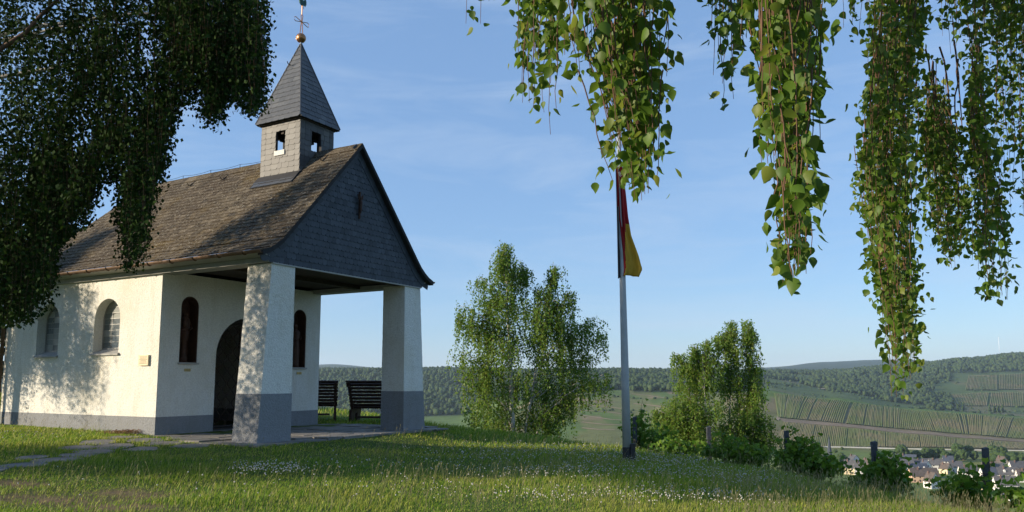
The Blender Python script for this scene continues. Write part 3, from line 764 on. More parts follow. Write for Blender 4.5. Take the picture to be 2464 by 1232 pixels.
# spire
EA, EB, EZ, AZ = TT+.115, (TB1-TB0)/2+.10, 7.235, 9.36; BM_ = (TB0+TB1)/2
c4 = [(TC-EA, BM_-EB), (TC+EA, BM_-EB), (TC+EA, BM_+EB), (TC-EA, BM_+EB)]
sp = MB().add([(x, y, EZ) for x, y in c4] + [(TC, BM_, AZ-.02)], [(3,2,1,0), (0,1,4), (1,2,4), (2,3,4), (3,0,4)]).build('spire', M['under'], chapel)
sp['label'] = 'steep four-sided slate spire'
MB().box(TC-EA+.06, TC+EA-.06, BM_-EB+.06, BM_+EB-.06, EZ-.05, EZ-.003).build('spire_soffit', M['darkbeam'], sp)
mats = []
apex = np.array([TC, BM_, AZ])
for i in range(4):
    p0 = np.array([*c4[i], EZ]); p1 = np.array([*c4[(i+1) % 4], EZ]); mid = (p0+p1)/2; ex = (p1-p0); wid = np.linalg.norm(ex); ex = ex/wid
    ey = apex - mid; slen = np.linalg.norm(ey); ey = ey/slen
    s = -.03; k = 0
    while s < slen - .06:
        wrow = wid*(1 - (s+.11)/slen) + .01; n = max(1, round(wrow/.20)); n = n if n < 2 else n - (k % 2)*0
        cu = np.linspace(-wrow/2, wrow/2, n+1)
        if n > 2: cu[1:-1] += (.25 if k % 2 else -.25)*wrow/n
        for j in range(n):
            o = mid + ey*s + ex*(cu[j]+cu[j+1])/2
            mats.append(frame(o, ex, ey, cu[j+1]-cu[j]-.003, min(.19, slen-s+.01), 1, .045+rng.uniform(0, .025), rng.gauss(-.02, .012)))
        s += .135; k += 1
for i in range(4):
    p0 = np.array([*c4[i], EZ-.01]); MB().tube([p0*(1-f) + apex*f + np.array([0,0,.012]) for f in np.linspace(0, .985, 9)], .018, 5).build('hip_cover', M['spire'], sp)
lay('spire_slate', mats, slate_shape(.25), M['spire'], sp, 300, lambda m_: True)
# copper ball, cross and weathercock
fin = empty('finial', (TC, BM_, AZ-.02)); fin.parent = chapel
fin['label'] = 'copper ball with open-work cross and weathercock on the spire tip'
MB().lathe([(0,.03),(.04,.028)], (0,0,0), 10).build('collar', M['lead'], fin)
V = []; 
lt = MB().lathe([(-.118*math.cos(q), max(.004, .118*math.sin(q))) for q in np.linspace(0, math.pi, 15)], (0,0,.155), 24).build('ball', M['ball'], fin, True)
q = MB()
for k in range(8):
    t_ = math.pi*k/8; q.tube([(.1195*math.sin(f)*math.cos(t_), .1195*math.sin(f)*math.sin(t_), .155-.1195*math.cos(f)) for f in np.linspace(.1, math.pi-.1, 14)], .0045, 4)
q.build('ball_seam', M['ball'], fin)
c = MB(); zc = .57
for s in (-1, 1):
    c.tube([(s*.045, 0, .27), (s*.012, 0, zc), (s*.032, 0, .735), (0, 0, .755)], .011, 5)
    c.tube([(0, s*.0, zc)] + [(s*.20, 0, zc+.055), (s*.235, 0, zc+.035), (s*.225, 0, zc), (s*.235, 0, zc-.035), (s*.20, 0, zc-.055), (0, 0, zc)], .010, 5)
c.tube([(0,0,.75), (0,0,1.0)], .012, 6).build('cross', M['ball'], fin)
ck = [(-.05,0),(.02,-.015),(.07,.03),(.10,.0),(.115,.07),(.13,.05),(.125,.14),(.10,.20),(.06,.16),(.035,.13),(.0,.14),(-.04,.19),(-.05,.25),(-.075,.262),(-.105,.255),(-.115,.235),(-.145,.225),(-.112,.21),(-.11,.18),(-.115,.11),(-.09,.04)]
wc = MB().prism([(x, z+1.0) for x, z in ck], 1, -.013, .013)
wo = wc.build('weathercock', M['patina'], fin)
MB().tube([(.0,0,1.0), (.01,0,.985)], .008, 4).tube([(.03,0,1.0), (.05,0,.93), (.06,0,.925)], .007, 4).tube([(-.03,0,1.0), (-.03,0,.94)], .007, 4).build('spur', M['patina'], wo)

# rear cross, lightning wire, roof hooks
q = MB().tube([(2.4285, 7.55, 6.42), (2.4285, 7.55, 6.84)], .02, 6).tube([(2.32, 7.55, 6.70), (2.54, 7.55, 6.70)], .018, 6).build('ridge_cross', M['iron'], chapel)
w_ = MB(); ys = [2.6, 3.9, 5.0, 6.1, 7.1, 7.5]
for i, y in enumerate(ys[:-1]):
    w_.tube([(2.4285, y, 6.48), (2.4285, y, 6.60)], .008, 4)
    w_.tube([(2.4285, y+(ys[i+1]-y)*s, 6.60-.035*4*s*(1-s)) for s in np.linspace(0, 1, 7)], .005, 4)
w_.build('lightning_wire', M['iron'], chapel)
for y in (.75, 2.7, 4.1, 5.35, 6.6):
    a_ = 2.15; zz = zprof(a_)
    MB().tube([(a_+.1, y, zz+.13), (a_, y, zz+.03), (a_-.07, y, zz-.03), (a_-.12, y, zz-.03), (a_-.14, y, zz+.02)], .012, 5).build('roof_hook', M['iron'], roof)
for y, z, n in ((BM_+.10, 8.75, -1), ):
    MB().tube([(TC-.22, y, z), (TC-.30, y, z+.0), (TC-.33, y, z+.05)], .012, 5).build('spire_hook', M['iron'], sp)

# gable cross figure: hangs on the gable
e = empty('gable_crucifix', cw(2.48, -.012, 4.79), math.pi/2-YAW); tag(e, 'slender rust-brown metal crucifix on the slate gable', 'crucifix')
MB().box(-.018, .018, -.05, -.015, 0, .62).build('upright', M['rust'], e)
MB().tube([(0,-.05,.40), (-.06,-.055,.46), (-.085,-.05,.55)], .016, 5).tube([(0,-.05,.40), (.06,-.055,.46), (.085,-.05,.55)], .016, 5).build('arms', M['rust'], e)
MB().lathe([(.12,.012),(.2,.03),(.3,.036),(.40,.045),(.43,.02),(.45,.028),(.49,.03),(.52,.012)], (0,-.07,0), 8, 1, .7).build('figure', M['rust'], e, True)

# ------------------------------------------------------------------ paving
pav = empty('porch_paving', (O2[0], O2[1], 0), math.pi/2-YAW); tag(pav, kind='structure')
MB().box(-.55, CW+.5, -.4, CD-.006, -.25, -.032).build('bed', simple('paving_mortar', (.12,.11,.09), .95), pav)
rng = random.Random(4)
b_ = -.42
while b_ < CD - .1:
    h_ = rng.uniform(.42, .62); h_ = min(h_, CD - .012 - b_)
    a_ = -.60
    while a_ < CW + .45:
        w_ = rng.uniform(.45, .95); j = lambda: rng.uniform(-.03, .03)
        x0, x1, y0, y1 = a_, a_+w_-.025, b_, b_+h_-.025
        inp = (x1 > -.22 and x0 < .62 or x1 > CW-.62 and x0 < CW+.22) and y1 > -.02 and y0 < .67
        zt = -.004 + rng.uniform(-.012, .006); jj = [(j(), j()) for _ in range(4)]
        if y1 > CD-.1: jj = [(p, min(q_, 0)) for p, q_ in jj]
        P = [(x0+jj[0][0], y0+jj[0][1]), (x1+jj[1][0]*.3, y0+jj[1][1]), (x1+jj[2][0]*.3, y1+jj[2][1]*.3), (x0+jj[3][0], y1+jj[3][1]*.3)]
        if not inp: MB().hexa([(x, y, -.06) for x, y in P], [(x, y, zt+rng.uniform(-.004, .004)) for x, y in P]).build('flagstone', M['stone'], pav)
        else: MB().hexa([(x, y, -.06) for x, y in P], [(x, y, -.03) for x, y in P]).build('flagstone', M['stone'], pav)
        a_ += w_
    b_ += h_
path = empty('garden_path', (0, 0, 0)); tag(path, kind='structure')
PATH = []
def slab(cx, cy, w_, l_, rot):
    P = []; n = rng.choice((5, 6, 6, 7))
    for k in range(n):
        q = 2*math.pi*(k+rng.uniform(-.2, .2))/n; r_ = rng.uniform(.85, 1.12)
        x, y = w_*r_*math.cos(q), l_*r_*math.sin(q); P.append((cx + x*math.cos(rot)-y*math.sin(rot), cy + x*math.sin(rot)+y*math.cos(rot)))
    z = [float(zg(p[0], p[1])) for p in P]
    V = [(p[0], p[1], zz-.07) for p, zz in zip(P, z)] + [(p[0], p[1], zz+.012) for p, zz in zip(P, z)]
    F = [tuple(range(n))[::-1], tuple(range(n, 2*n))] + [(i, (i+1) % n, n+(i+1) % n, n+i) for i in range(n)]
    MB().add(V, F).build('flagstone', M['stone'], path); PATH.append((cx, cy, max(w_, l_)))
for (a_, b2, w_, l_) in ((-.9,3.1,.42,.38),(-.95,2.35,.40,.36),(-.95,1.65,.36,.34),(-.95,.9,.38,.36),(-1.6,2.75,.42,.36),(-1.75,2.0,.44,.36),(-1.7,1.3,.40,.34),(-2.3,2.3,.36,.34),(-2.4,1.6,.40,.33),(-2.9,1.25,.40,.34),(-3.45,.95,.42,.34),(-3.5,1.55,.30,.25),(-4.1,.65,.38,.34),(-4.7,.45,.42,.34),(-5.3,.35,.38,.33),(-5.9,.3,.4,.33)):
    p = cw(a_, b2, 0); slab(p[0]+rng.uniform(-.05, .05), p[1]+rng.uniform(-.05, .05), w_, l_, rng.uniform(0, 3))

# ------------------------------------------------------------------ benches behind the porch
def bench(px, d, rz, label, wid=1.75, sz=1.2):
    p = at(px, 916, d); z = float(zg(p[0], p[1])); e = empty('bench', (p[0], p[1], z), rz); e.scale = (1.1, 1.18, sz); tag(e, label, 'bench', 'slatted wave benches behind the porch')
    # profile from the front edge of the seat to the curled top (y forward = away from us, back nearest)
    pr = np.array([(.62,.36),(.60,.42),(.50,.44),(.38,.41),(.24,.385),(.12,.40),(.04,.47),(0,.57),(-.04,.68),(-.085,.79),(-.125,.90),(-.17,.99),(-.24,1.045),(-.32,1.03)])
    sl = np.concatenate([[0], np.cumsum(np.hypot(*np.diff(pr, axis=0).T))])
    n = 16
    for i in range(n):
        s = (i+.5)*sl[-1]/n; c = [np.interp(s, sl, pr[:, k]) for k in (0, 1)]; c2 = [np.interp(s+.01, sl, pr[:, k]) for k in (0, 1)]
        q = math.atan2(c2[1]-c[1], c2[0]-c[0]); o = MB().box(-wid/2, wid/2, -.033, .033, -.014, .014).build('slat', M['bench'], e)
        o.location = (0, c[0], c[1]); o.rotation_euler = (q, 0, 0)
    for x in (-wid/2+.06, wid/2-.06):
        f = MB(); V = []; 
        off = [(y, zz-.03) for y, zz in pr]; low = [(y*.9+.02, max(.05, zz-.13)) for y, zz in pr]
        for k in range(len(off)-1): f.prism([off[k], off[k+1], low[k+1], low[k]], 0, x-.035, x+.035)
        f.build('end_frame', M['bench'], e)
        for (y0, y1) in ((.36, .56), (-.06, .20)): MB().hexa([(x-.04,y0-.03,-.25),(x+.04,y0-.03,-.25),(x+.04,y1-.03,-.25),(x-.04,y1-.03,-.25)],[(x-.034,y0,.36),(x+.034,y0,.36),(x+.034,y1,.36),(x-.034,y1,.36)]).build('leg', M['bench'], e)
    MB().box(-wid/2+.2, wid/2-.2, .0, .06, .15, .20).build('stretcher', M['bench'], e)
bench(918, 22.6, -.16, 'dark brown slatted bench partly hidden behind the far porch pillar')
bench(738, 22.4, .22, 'dark brown slatted bench seen end-on beside the chapel wall', 1.6, 1.1)

# ------------------------------------------------------------------ flagpole and flag
PD = 16.0; pb = at(1509, 1095, PD); pb[2] = float(zg(pb[0], pb[1]))
pole = empty('flagpole', pb); tag(pole, 'tall white tapering flagpole with dark foot on the grass', 'flagpole')
pole.rotation_euler = (0, math.radians(-.5), 0)
MB().lathe([(.0,.088),(1.5,.080),(3.6,.064),(5.6,.042),(6.9,.032),(6.95,.05),(7.02,.05),(7.05,.01)], (0,0,.28), 20).build('shaft', M['pole'], pole, True)
MB().lathe([(-.4,.095),(.26,.095),(.29,.088)], (0,0,0), 16).build('foot_sleeve', M['pfoot'], pole)
MB().box(.06, .16, -.10, -.03, -.4, .36).build('foot_bracket', M['pfoot'], pole)
MB().tube([(-.06,-.03,.9), (-.05,-.03,6.8)], .006, 4).build('halyard', M['pole'], pole)
flag = empty('flag', (pb[0], pb[1], pb[2])); flag.rotation_euler = pole.rotation_euler
tag(flag, 'limp black, red and gold flag hanging down the flagpole', 'flag')
ns, ntt = 42, 46
zt_, zb_ = 1.15 + (916-385)/1888*PD - pb[2], 1.15 + (916-668)/1888*PD - pb[2]
mats_ = [simple('flag_black', (.022,.022,.028), .8, 0, .1, 3), simple('flag_red', (.42,.018,.022), .75, 0, .15, 3), simple('flag_gold', (.62,.40,.05), .7, 0, .12, 3)]
for mm_ in mats_[1:]:
    t = mm_.node_tree; b = t.nodes['Principled BSDF']; tr = t.nodes.new('ShaderNodeBsdfTranslucent'); ms = t.nodes.new('ShaderNodeMixShader'); ms.inputs[0].default_value = .4
    t.links.new(b.inputs['Base Color'].links[0].from_socket, tr.inputs['Color']); t.links.new(b.outputs[0], ms.inputs[1]); t.links.new(tr.outputs[0], ms.inputs[2]); t.links.new(ms.outputs[0], t.nodes['Material Output'].inputs['Surface'])
V = []; 
for j in range(ntt + 1):
    tv = j / ntt
    ext = np.interp(tv, [0,.25,.45,.62,.80,.93,1.0], [.07,.12,.15,.20,.34,.41,.33])       # how far the cloth stands off to the right
    for i in range(ns + 1):
        s = i / ns
        fold = (1 - .55*tv*s)
        x = -.105 + (.105 + ext) * (s**1.15)
        y = -.075 - .045*math.sin(s*11 + tv*3)*fold - .03*math.sin(s*23+1-tv*2)*(1-.5*s) + .05*s
        z = zt_ + (zb_-zt_)*tv*(1 - .03*math.sin(s*3)) 
        if tv > .9: z += .10*(s-.75)*(s > .75)
        V.append((x, y, z))
bands = [([], 'black_band'), ([], 'red_band'), ([], 'gold_band')]
for j in range(ntt):
    tv = (j+.5)/ntt
    for i in range(ns):
        s = (i+.5)/ns; wob = .05*math.sin(tv*9)
        if tv < .36: k = 1 if s > .12 else 0
        elif tv < .52: k = 0 if s < .30+wob else 1
        else:
            e0 = .33 + wob - (tv-.52)*.22; e1 = e0 + max(.09, .46 - (tv-.52)*1.3)
            k = 0 if s < e0 else (1 if s < e1 else 2)
        q = (j*(ns+1)+i, j*(ns+1)+i+1, (j+1)*(ns+1)+i+1, (j+1)*(ns+1)+i)
        bands[k][0].append(q)
for (fc, nm), mm_ in zip(bands, mats_):
    used = sorted({i for f in fc for i in f}); ix = {u: n for n, u in enumerate(used)}
    o = mk(nm, [V[u] for u in used], [[ix[i] for i in f] for f in fc], mm_, flag, True)
    sm = o.modifiers.new('cloth', 'SOLIDIFY'); sm.thickness = .003
ze = zt_ - .20
em = MB()
for k in range(4):
    cx, cz = -.02 + .022*math.cos(k*math.pi/2+.4), ze + .035*math.sin(k*math.pi/2+.4)
    em.tube([(cx+.016*math.cos(q), -.155, cz+.016*math.sin(q)) for q in np.linspace(0, 5.3, 9)], .004, 4)
em.build('emblem', simple('flag_white', (.75,.75,.73), .8), flag)

# ------------------------------------------------------------------ birches
class Tree:
    def __init__(s, seed): s.g = np.random.default_rng(seed); s.tw = Tubes(); s.P = []; s.S = []; s.nl = 0
    def strand(s, top, length, sway=.12, size=.045, gap=.022, spread=.05, dirn=None, twig=.0022):
        g = s.g; n = max(4, int(length/.12)); tt = np.linspace(0, 1, n)
        dr = g.normal(0, 1, 2) if dirn is None else np.array(dirn[:2]) + g.normal(0, .4, 2)
        dr = dr/(np.linalg.norm(dr)+1e-6)*sway*length
        w = g.normal(0, .02, (n, 2)).cumsum(0)*.7
        P = np.stack([top[0] + dr[0]*np.sqrt(tt) + w[:, 0], top[1] + dr[1]*np.sqrt(tt) + w[:, 1], top[2] - length*(tt**1.12)], -1)
        s.tw.add(P, np.linspace(twig, twig*.45, n), 3)
        m = max(3, int(length/gap)); u = np.sort(g.uniform(.03, 1, m)); Q = np.stack([np.interp(u, tt, P[:, k]) for k in range(3)], -1)
        s.P.append(Q + np.concatenate([g.normal(0, spread, (m, 2)), g.normal(0, .03, (m, 1))], 1)); s.S.append(g.uniform(.7, 1.25, m)*size)
        return P
    def limb(s, pts, r0, r1, name, mat, parent, n=7):
        P = np.asarray(pts, float); tt = np.linspace(0, 1, len(P)); uu = np.linspace(0, 1, 14)
        k = len(P)
        Q = np.stack([np.interp(uu, tt, P[:, i]) for i in range(3)], -1)
        for _ in range(2): Q[1:-1] = (Q[:-2] + Q[1:-1]*2 + Q[2:])/4
        Q[1:-1] += s.g.normal(0, .02, (12, 3))
        V, F = tube(Q, np.linspace(r0, r1, 14), n); mk(name, V, F, mat, parent, True); return Q
    def leaves(s, simple_=True, tilt=.65):
        P = np.concatenate(s.P); S = np.concatenate(s.S); n = len(P); g = s.g
        Rm = rotm(g.uniform(0, 6.28, n), g.normal(0, tilt, n), g.normal(0, .45, n))
        return P, S, Rm
def along(Q, u):
    t_ = np.linspace(0, 1, len(Q)); return np.array([np.interp(u, t_, Q[:, k]) for k in range(3)])
def trunk(parent, base, top, r0, r1, name='trunk', bend=.12, seed=0):
    g = np.random.default_rng(seed); n = 16; t_ = np.linspace(0, 1, n)[:, None]
    Q = np.array(base)*(1-t_) + np.array(top)*t_; Q[:, :2] += (g.normal(0, bend, (n, 2)).cumsum(0)*.25)*np.sin(t_*math.pi)
    rr_ = r0 + (r1-r0)*t_[:, 0]; rr_[0] *= 1.35
    V, F = tube(Q, rr_, 10); mk(name, V, F, M['bark'], parent, True); return Q

# the big weeping birch left of the green: its trunk stands outside the picture
LB = np.array([-10.9, 11.2]); lbz = float(zg(LB[0], LB[1]))
tl = empty('weeping_birch', (LB[0], LB[1], lbz)); tag(tl, 'large dark weeping birch hanging in from the left beside the chapel', 'tree', 'birch trees')
T = Tree(21); g = T.g
off = np.array([LB[0], LB[1], lbz])
Qt = trunk(tl, (0, 0, -.2), (.4, -.2, 9.5), .24, .06, seed=2)
YLX = [-900,-300,-100,0,60,105,122,140,170,205,222,245,265,287,293,320,350,368,388,402,430,452,478,483,520,538,560,600,632,645]
YLY = [560,700,770,785,785,745,690,600,575,540,480,450,425,470,650,655,600,480,410,335,270,255,235,300,318,262,255,285,270,60]
limbs = []
def limb_to(px, py, d, start, r0=.06):
    p1 = at(px, py, d) - off; p0 = along(Qt, start); mid = (p0+p1)/2 + np.array([0, 0, .55])
    limbs.append(T.limb([p0, p0*.6+mid*.4+[0,0,.2], mid, mid*.4+p1*.6+[0,0,.15], p1], r0, .008, 'limb', M['bark'], tl))
for px, py, d, st in ((600,-60,10.2,.62),(540,40,10.4,.55),(470,-90,10.6,.6),(380,60,10.4,.5),(330,160,10.4,.45),(250,60,10.4,.48),(180,-60,10.6,.58),(90,200,10.3,.38),(60,420,10.2,.3),(300,-180,10.5,.7),(500,-260,10.5,.75),(-150,100,9.5,.45),(-250,-200,11,.6)):
    limb_to(px, py, d, st)
V, F = tube([at(-60,170,9.0)-off, at(-10,125,9.0)-off, at(60,80,9.05)-off, at(105,30,9.1)-off, at(150,-10,9.2)-off], [.035,.03,.026,.022,.016], 7); mk('limb', V, F, M['twig'], tl, True)
for k in range(2900):
    px = g.uniform(-170, 628); d = g.uniform(8.7, 11.2); yl = np.interp(px, YLX, YLY)
    yb = yl - abs(g.normal(0, 1))*np.clip(yl*.42, 30, 190) if g.random() < .45 else g.uniform(-160, yl)
    ln = g.uniform(.45, 1.25); 
    if yb < -260 or vnoise(px*1.0+40, yb*.8, 55) < -.42: continue
    pbm = at(px, yb, d); top = pbm + [0, 0, ln]
    T.strand(top - off, ln, .06, .054, .022, .05)
for k in range(420):                    # lower hem, so that the strands end where the light shows through
    px = g.uniform(-120, 628); d = g.uniform(8.8, 10.5); yl = np.interp(px, YLX, YLY); ln = g.uniform(.5, 1.1)
    T.strand(at(px, yl - abs(g.normal(0, 10)), d) + [0, 0, ln] - off, ln, .03, .046, .02, .04)
for (cx, cy, rx_, ry_, z0_, z1_, n) in ((-12.6,11.5,1.7,2.1,1.6,7,1000),(-14.4,11.0,1.8,1.8,2.0,7.5,700),(-11.6,13.9,.8,.7,2.2,6.2,75),(-11.0,12.6,1.2,.9,3.2,8.0,260),(-12.4,14.8,.9,.5,6.0,8.6,200)):
    for k in range(n):                  # the side towards the sun, outside the picture
        q = g.uniform(0, 6.28); rad = math.sqrt(g.random()); p = np.array([cx + rx_*rad*math.cos(q), cy + ry_*rad*math.sin(q), g.uniform(z0_, z1_)]) - off
        T.strand(p, g.uniform(.5, 1.2), .1, .060, .025, .08)
for k in range(1500):                    # the crown above and beyond the picture
    q = g.uniform(0, 6.28); rad = math.sqrt(g.uniform(0, 1)); zc = g.uniform(3.2, 10.0)
    rx = np.interp(zc, [3, 5, 8, 10.5], [3.6, 4.2, 3.0, .8])*rad
    p = np.array([rx*math.cos(q) - .6, rx*.72*math.sin(q) + .9, zc])
    pw = p + off; ppx = 1232 + 1876*pw[0]/pw[1]; ppy = 916 - 1888*(pw[2]-HC)/pw[1]
    if ppx > -60 and ppy > -40: continue
    ln = g.uniform(.6, 1.5); T.strand(p, ln, .1, .05, .035, .07)
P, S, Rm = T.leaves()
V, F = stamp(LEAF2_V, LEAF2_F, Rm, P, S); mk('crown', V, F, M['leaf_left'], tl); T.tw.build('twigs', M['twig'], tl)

# second birch further left, throws its shade on the side wall
def bushy(name, px_, d_, label, h, rad, seed, n, sc=1.0):
    x, y = px_, d_; z = float(zg(x, y)); e = empty(name, (x, y, z)); tag(e, label, 'tree', 'birch trees'); T = Tree(seed); g = T.g
    Q = trunk(e, (0, 0, -.2), (.2, .1, h*.96), .16, .02, seed=seed)
    for k in range(16):
        u = g.uniform(.3, .9); p0 = along(Q, u); q = g.uniform(0, 6.28); rr_ = rad*np.interp(u, [.3, .6, 1], [1, .95, .25]); tip = p0 + [rr_*math.cos(q), rr_*math.sin(q), .6]
        L_ = T.limb([p0, (p0+tip)/2 + [0, 0, .5], tip], .04, .006, 'limb', M['bark'], e, 6)
        for _ in range(n//16): T.strand(along(L_, g.uniform(.25, 1)) + g.normal(0, .18, 3), g.uniform(.5, 1.5)*sc, .12, .05, .03, .06)
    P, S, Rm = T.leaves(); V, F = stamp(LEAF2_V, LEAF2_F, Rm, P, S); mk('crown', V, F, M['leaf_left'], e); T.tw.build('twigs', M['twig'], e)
bushy('birch_tree', -17.6, 18.25, 'birch standing out of view beyond the left edge whose shade dapples the wall', 7.2, 2.3, 33, 2200)

bushy('birch_tree', -19.6, 9.3, 'tall birch standing out of view to the left whose shade bands the lawn', 11.5, 2.4, 35, 1900)

# the birch over the viewpoint: trunk off to the right, long strands hanging into the picture
RB = np.array([6.8, 1.2]); rbz = float(zg(RB[0], RB[1])); offr = np.array([RB[0], RB[1], rbz])
tr_ = empty('weeping_birch', offr); tag(tr_, 'weeping birch overhead whose sunlit leafy strands hang down at upper right', 'tree', 'birch trees')
T = Tree(5); g = T.g
Qr = trunk(tr_, (0, 0, -.2), (-.4, .6, 8.0), .26, .07, seed=9)
for tip, st in (((-1.2, 2.9, 3.05), .42), ((.0, 3.3, 3.3), .42), ((.55, 2.6, 3.0), .38), ((1.1, 2.4, 2.95), .38), ((2.2, 4.4, 4.2), .45), ((3.0, 5.2, 4.6), .5), ((3.6, 4.8, 4.4), .5), ((-.6, 1.0, 3.6), .5), ((4.5, 6.5, 5.2), .6), ((9.5, 3, 5), .5), ((8, -2, 5), .6)):
    p0 = along(Qr, st); tip = np.array(tip) - offr; mid = (p0+tip)/2 + [0, 0, .7]; T.limb([p0, mid, tip*.8+mid*.2+[0,0,.1], tip], .05, .008, 'limb', M['bark'], tr_)
def curtain(pts, d, n, size, gap=.03, spr=.05, lscale=1.0):
    # pts: (row, left, right) of the curtain's outline; strands hang from above and end inside the outline
    ys = [p[0] for p in pts]; ls = [p[1] for p in pts]; rs = [p[2] for p in pts]
    for k in range(n):
        yb = ys[-1] - (ys[-1]-ys[0])*g.random()**.85
        lo, hi = np.interp(yb, ys, ls), np.interp(yb, ys, rs)
        px = lo + (hi-lo)*g.beta(1.3, 1.3) + g.normal(0, 6); dd = d*g.uniform(.9, 1.13)
        b_ = at(px, yb, dd); ln = g.uniform(.35, .8)*np.clip(d/3.2, .8, 1.5)*lscale; ty = yb - ln*1888/dd
        lo2, hi2 = np.interp(max(ty, ys[0]), ys, ls), np.interp(max(ty, ys[0]), ys, rs); f = (px-lo)/max(hi-lo, 1); px2 = lo2 + (hi2-lo2)*f
        tp = at(px2, ty, dd); top = tp; 
        nn = 8; tt = np.linspace(0, 1, nn)[:, None]; Pn = top*(1-tt) + b_*tt + g.normal(0, .010, (nn, 3)).cumsum(0)*.6
        T.tw.add(Pn - offr, np.linspace(.0028, .001, nn), 4)
        m = max(4, int(ln/gap)); u = np.sort(g.uniform(.05, 1.0, m)); Q = np.stack([np.interp(u, tt[:, 0], Pn[:, i]) for i in range(3)], -1)
        T.P.append(Q + g.normal(0, spr, (m, 3))*[1, 1, .6] - offr); T.S.append(g.uniform(.5, 1.3, m)*size)
curtain([(-200,1105,1200),(0,1118,1190),(40,1122,1178),(72,1130,1160)], 3.6, 24, 0.041, .032, .022)
curtain([(-200,1245,1360),(0,1258,1350),(100,1250,1350),(200,1240,1345),(260,1262,1330),(350,1278,1335)], 3.1, 53, 0.043, .030, .024)
curtain([(-200,1350,1610),(0,1360,1600),(120,1368,1605),(220,1420,1612),(270,1440,1592),(330,1488,1570),(420,1478,1578),(500,1490,1570)], 2.75, 139, 0.045, .030, .028)
curtain([(-200,1700,1815),(0,1715,1830),(120,1705,1800),(190,1693,1790),(250,1730,1785)], 2.9, 38, 0.043, .030, .028)
curtain([(-200,1800,1965),(0,1800,1965),(200,1825,1962),(300,1845,1952),(400,1835,1948),(480,1850,1985),(560,1862,1960),(640,1872,1950),(702,1885,1900)], 2.35, 139, 0.043, .030, .022)
curtain([(-100,1860,1970),(60,1880,1975),(200,1900,1968),(300,1925,1950)], 3.8, 34, 0.038, .028, .03)
curtain([(-200,2005,2090),(0,2015,2090),(50,2020,2085),(85,2035,2070)], 3.6, 18, 0.041, .034, .022)
curtain([(-200,2080,2240),(0,2085,2235),(120,2090,2205),(300,2075,2200),(420,2038,2195),(520,2090,2200),(640,2105,2200),(760,2125,2200),(880,2150,2212),(970,2155,2180)], 4.3, 248, 0.040, .027, .034)
curtain([(330,2225,2270),(400,2225,2335),(520,2230,2340),(590,2262,2325),(645,2275,2308)], 4.9, 140, 0.040, .027, .035, .42)
curtain([(260,2330,2360),(400,2335,2400),(520,2340,2412),(620,2350,2425),(700,2370,2425),(742,2398,2410)], 4.6, 86, 0.041, .028, .03, .55)
curtain([(-200,2250,2464),(0,2260,2470),(90,2270,2450),(160,2290,2440)], 4.6, 129, 0.040, .03, .04)
curtain([(-200,2375,2700),(0,2385,2700),(200,2382,2690),(330,2380,2680),(440,2395,2640),(520,2420,2600)], 4.9, 248, 0.040, .029, .04)
curtain([(-500,1300,3200),(-250,1300,3200),(-150,1500,3000)], 4.2, 172, 0.041, .05, .09)
for px, y0, px1, y1 in ((2228,120,2262,340),(2262,110,2300,390),(2290,100,2318,300),(2306,140,2318,330),(2250,150,2282,380),(2352,120,2362,300)):
    tt = np.linspace(0, 1, 8)[:, None]; Pn = at(px, y0, 4.75)*(1-tt) + at(px1, y1, 4.7)*tt + g.normal(0, .008, (8, 3)).cumsum(0); T.tw.add(Pn - offr, np.linspace(.006, .003, 8), 5)
for k in range(520):
    q = g.uniform(0, 6.28); zc = g.uniform(3.6, 8.5); rx = np.interp(zc, [3, 5, 7, 9], [3.6, 3.8, 2.6, .6])*math.sqrt(g.random())
    p = np.array([rx*math.cos(q), rx*math.sin(q), zc]); pw = p + offr
    ln = g.uniform(.6, 1.3)
    if pw[1] > .3:
        if 916 - 1888*(pw[2]-ln-HC)/pw[1] > -30: continue
    T.strand(p, ln, .12, .05, .04, .07)
P, S, Rm = T.leaves()
Pw = P + offr; inv = (Pw[:, 1] > 1) ; ppx = 1232 + 1876*Pw[:, 0]/np.maximum(Pw[:, 1], .1); ppy = 916 - 1888*(Pw[:, 2]-HC)/np.maximum(Pw[:, 1], .1)
vis = inv & (ppx > 0) & (ppx < 2464) & (ppy > 10) & (ppy < 1000)
score = np.where(vis, S/np.maximum(Pw[:, 1], .1), 0); big = np.argsort(-score)[:300]; rest = np.setdiff1d(np.arange(len(P)), big)
lm = mesh('leaf', np.array(LEAF_V), np.array(LEAF_F), M['leaf_near'])
for i in big:
    o = bpy.data.objects.new('leaf', lm); put(o, tr_)
    m4 = Matrix([[*(Rm[i][r]*S[i]), P[i][r]] for r in range(3)] + [[0, 0, 0, 1]]); o.matrix_local = m4
V, F = stamp(LEAF_V, LEAF_F, Rm[rest], P[rest], S[rest]); o = mk('foliage', V, F, M['leaf_near'], tr_); tag(o, kind='stuff')
T.tw.build('twigs', M['twig'], tr_)

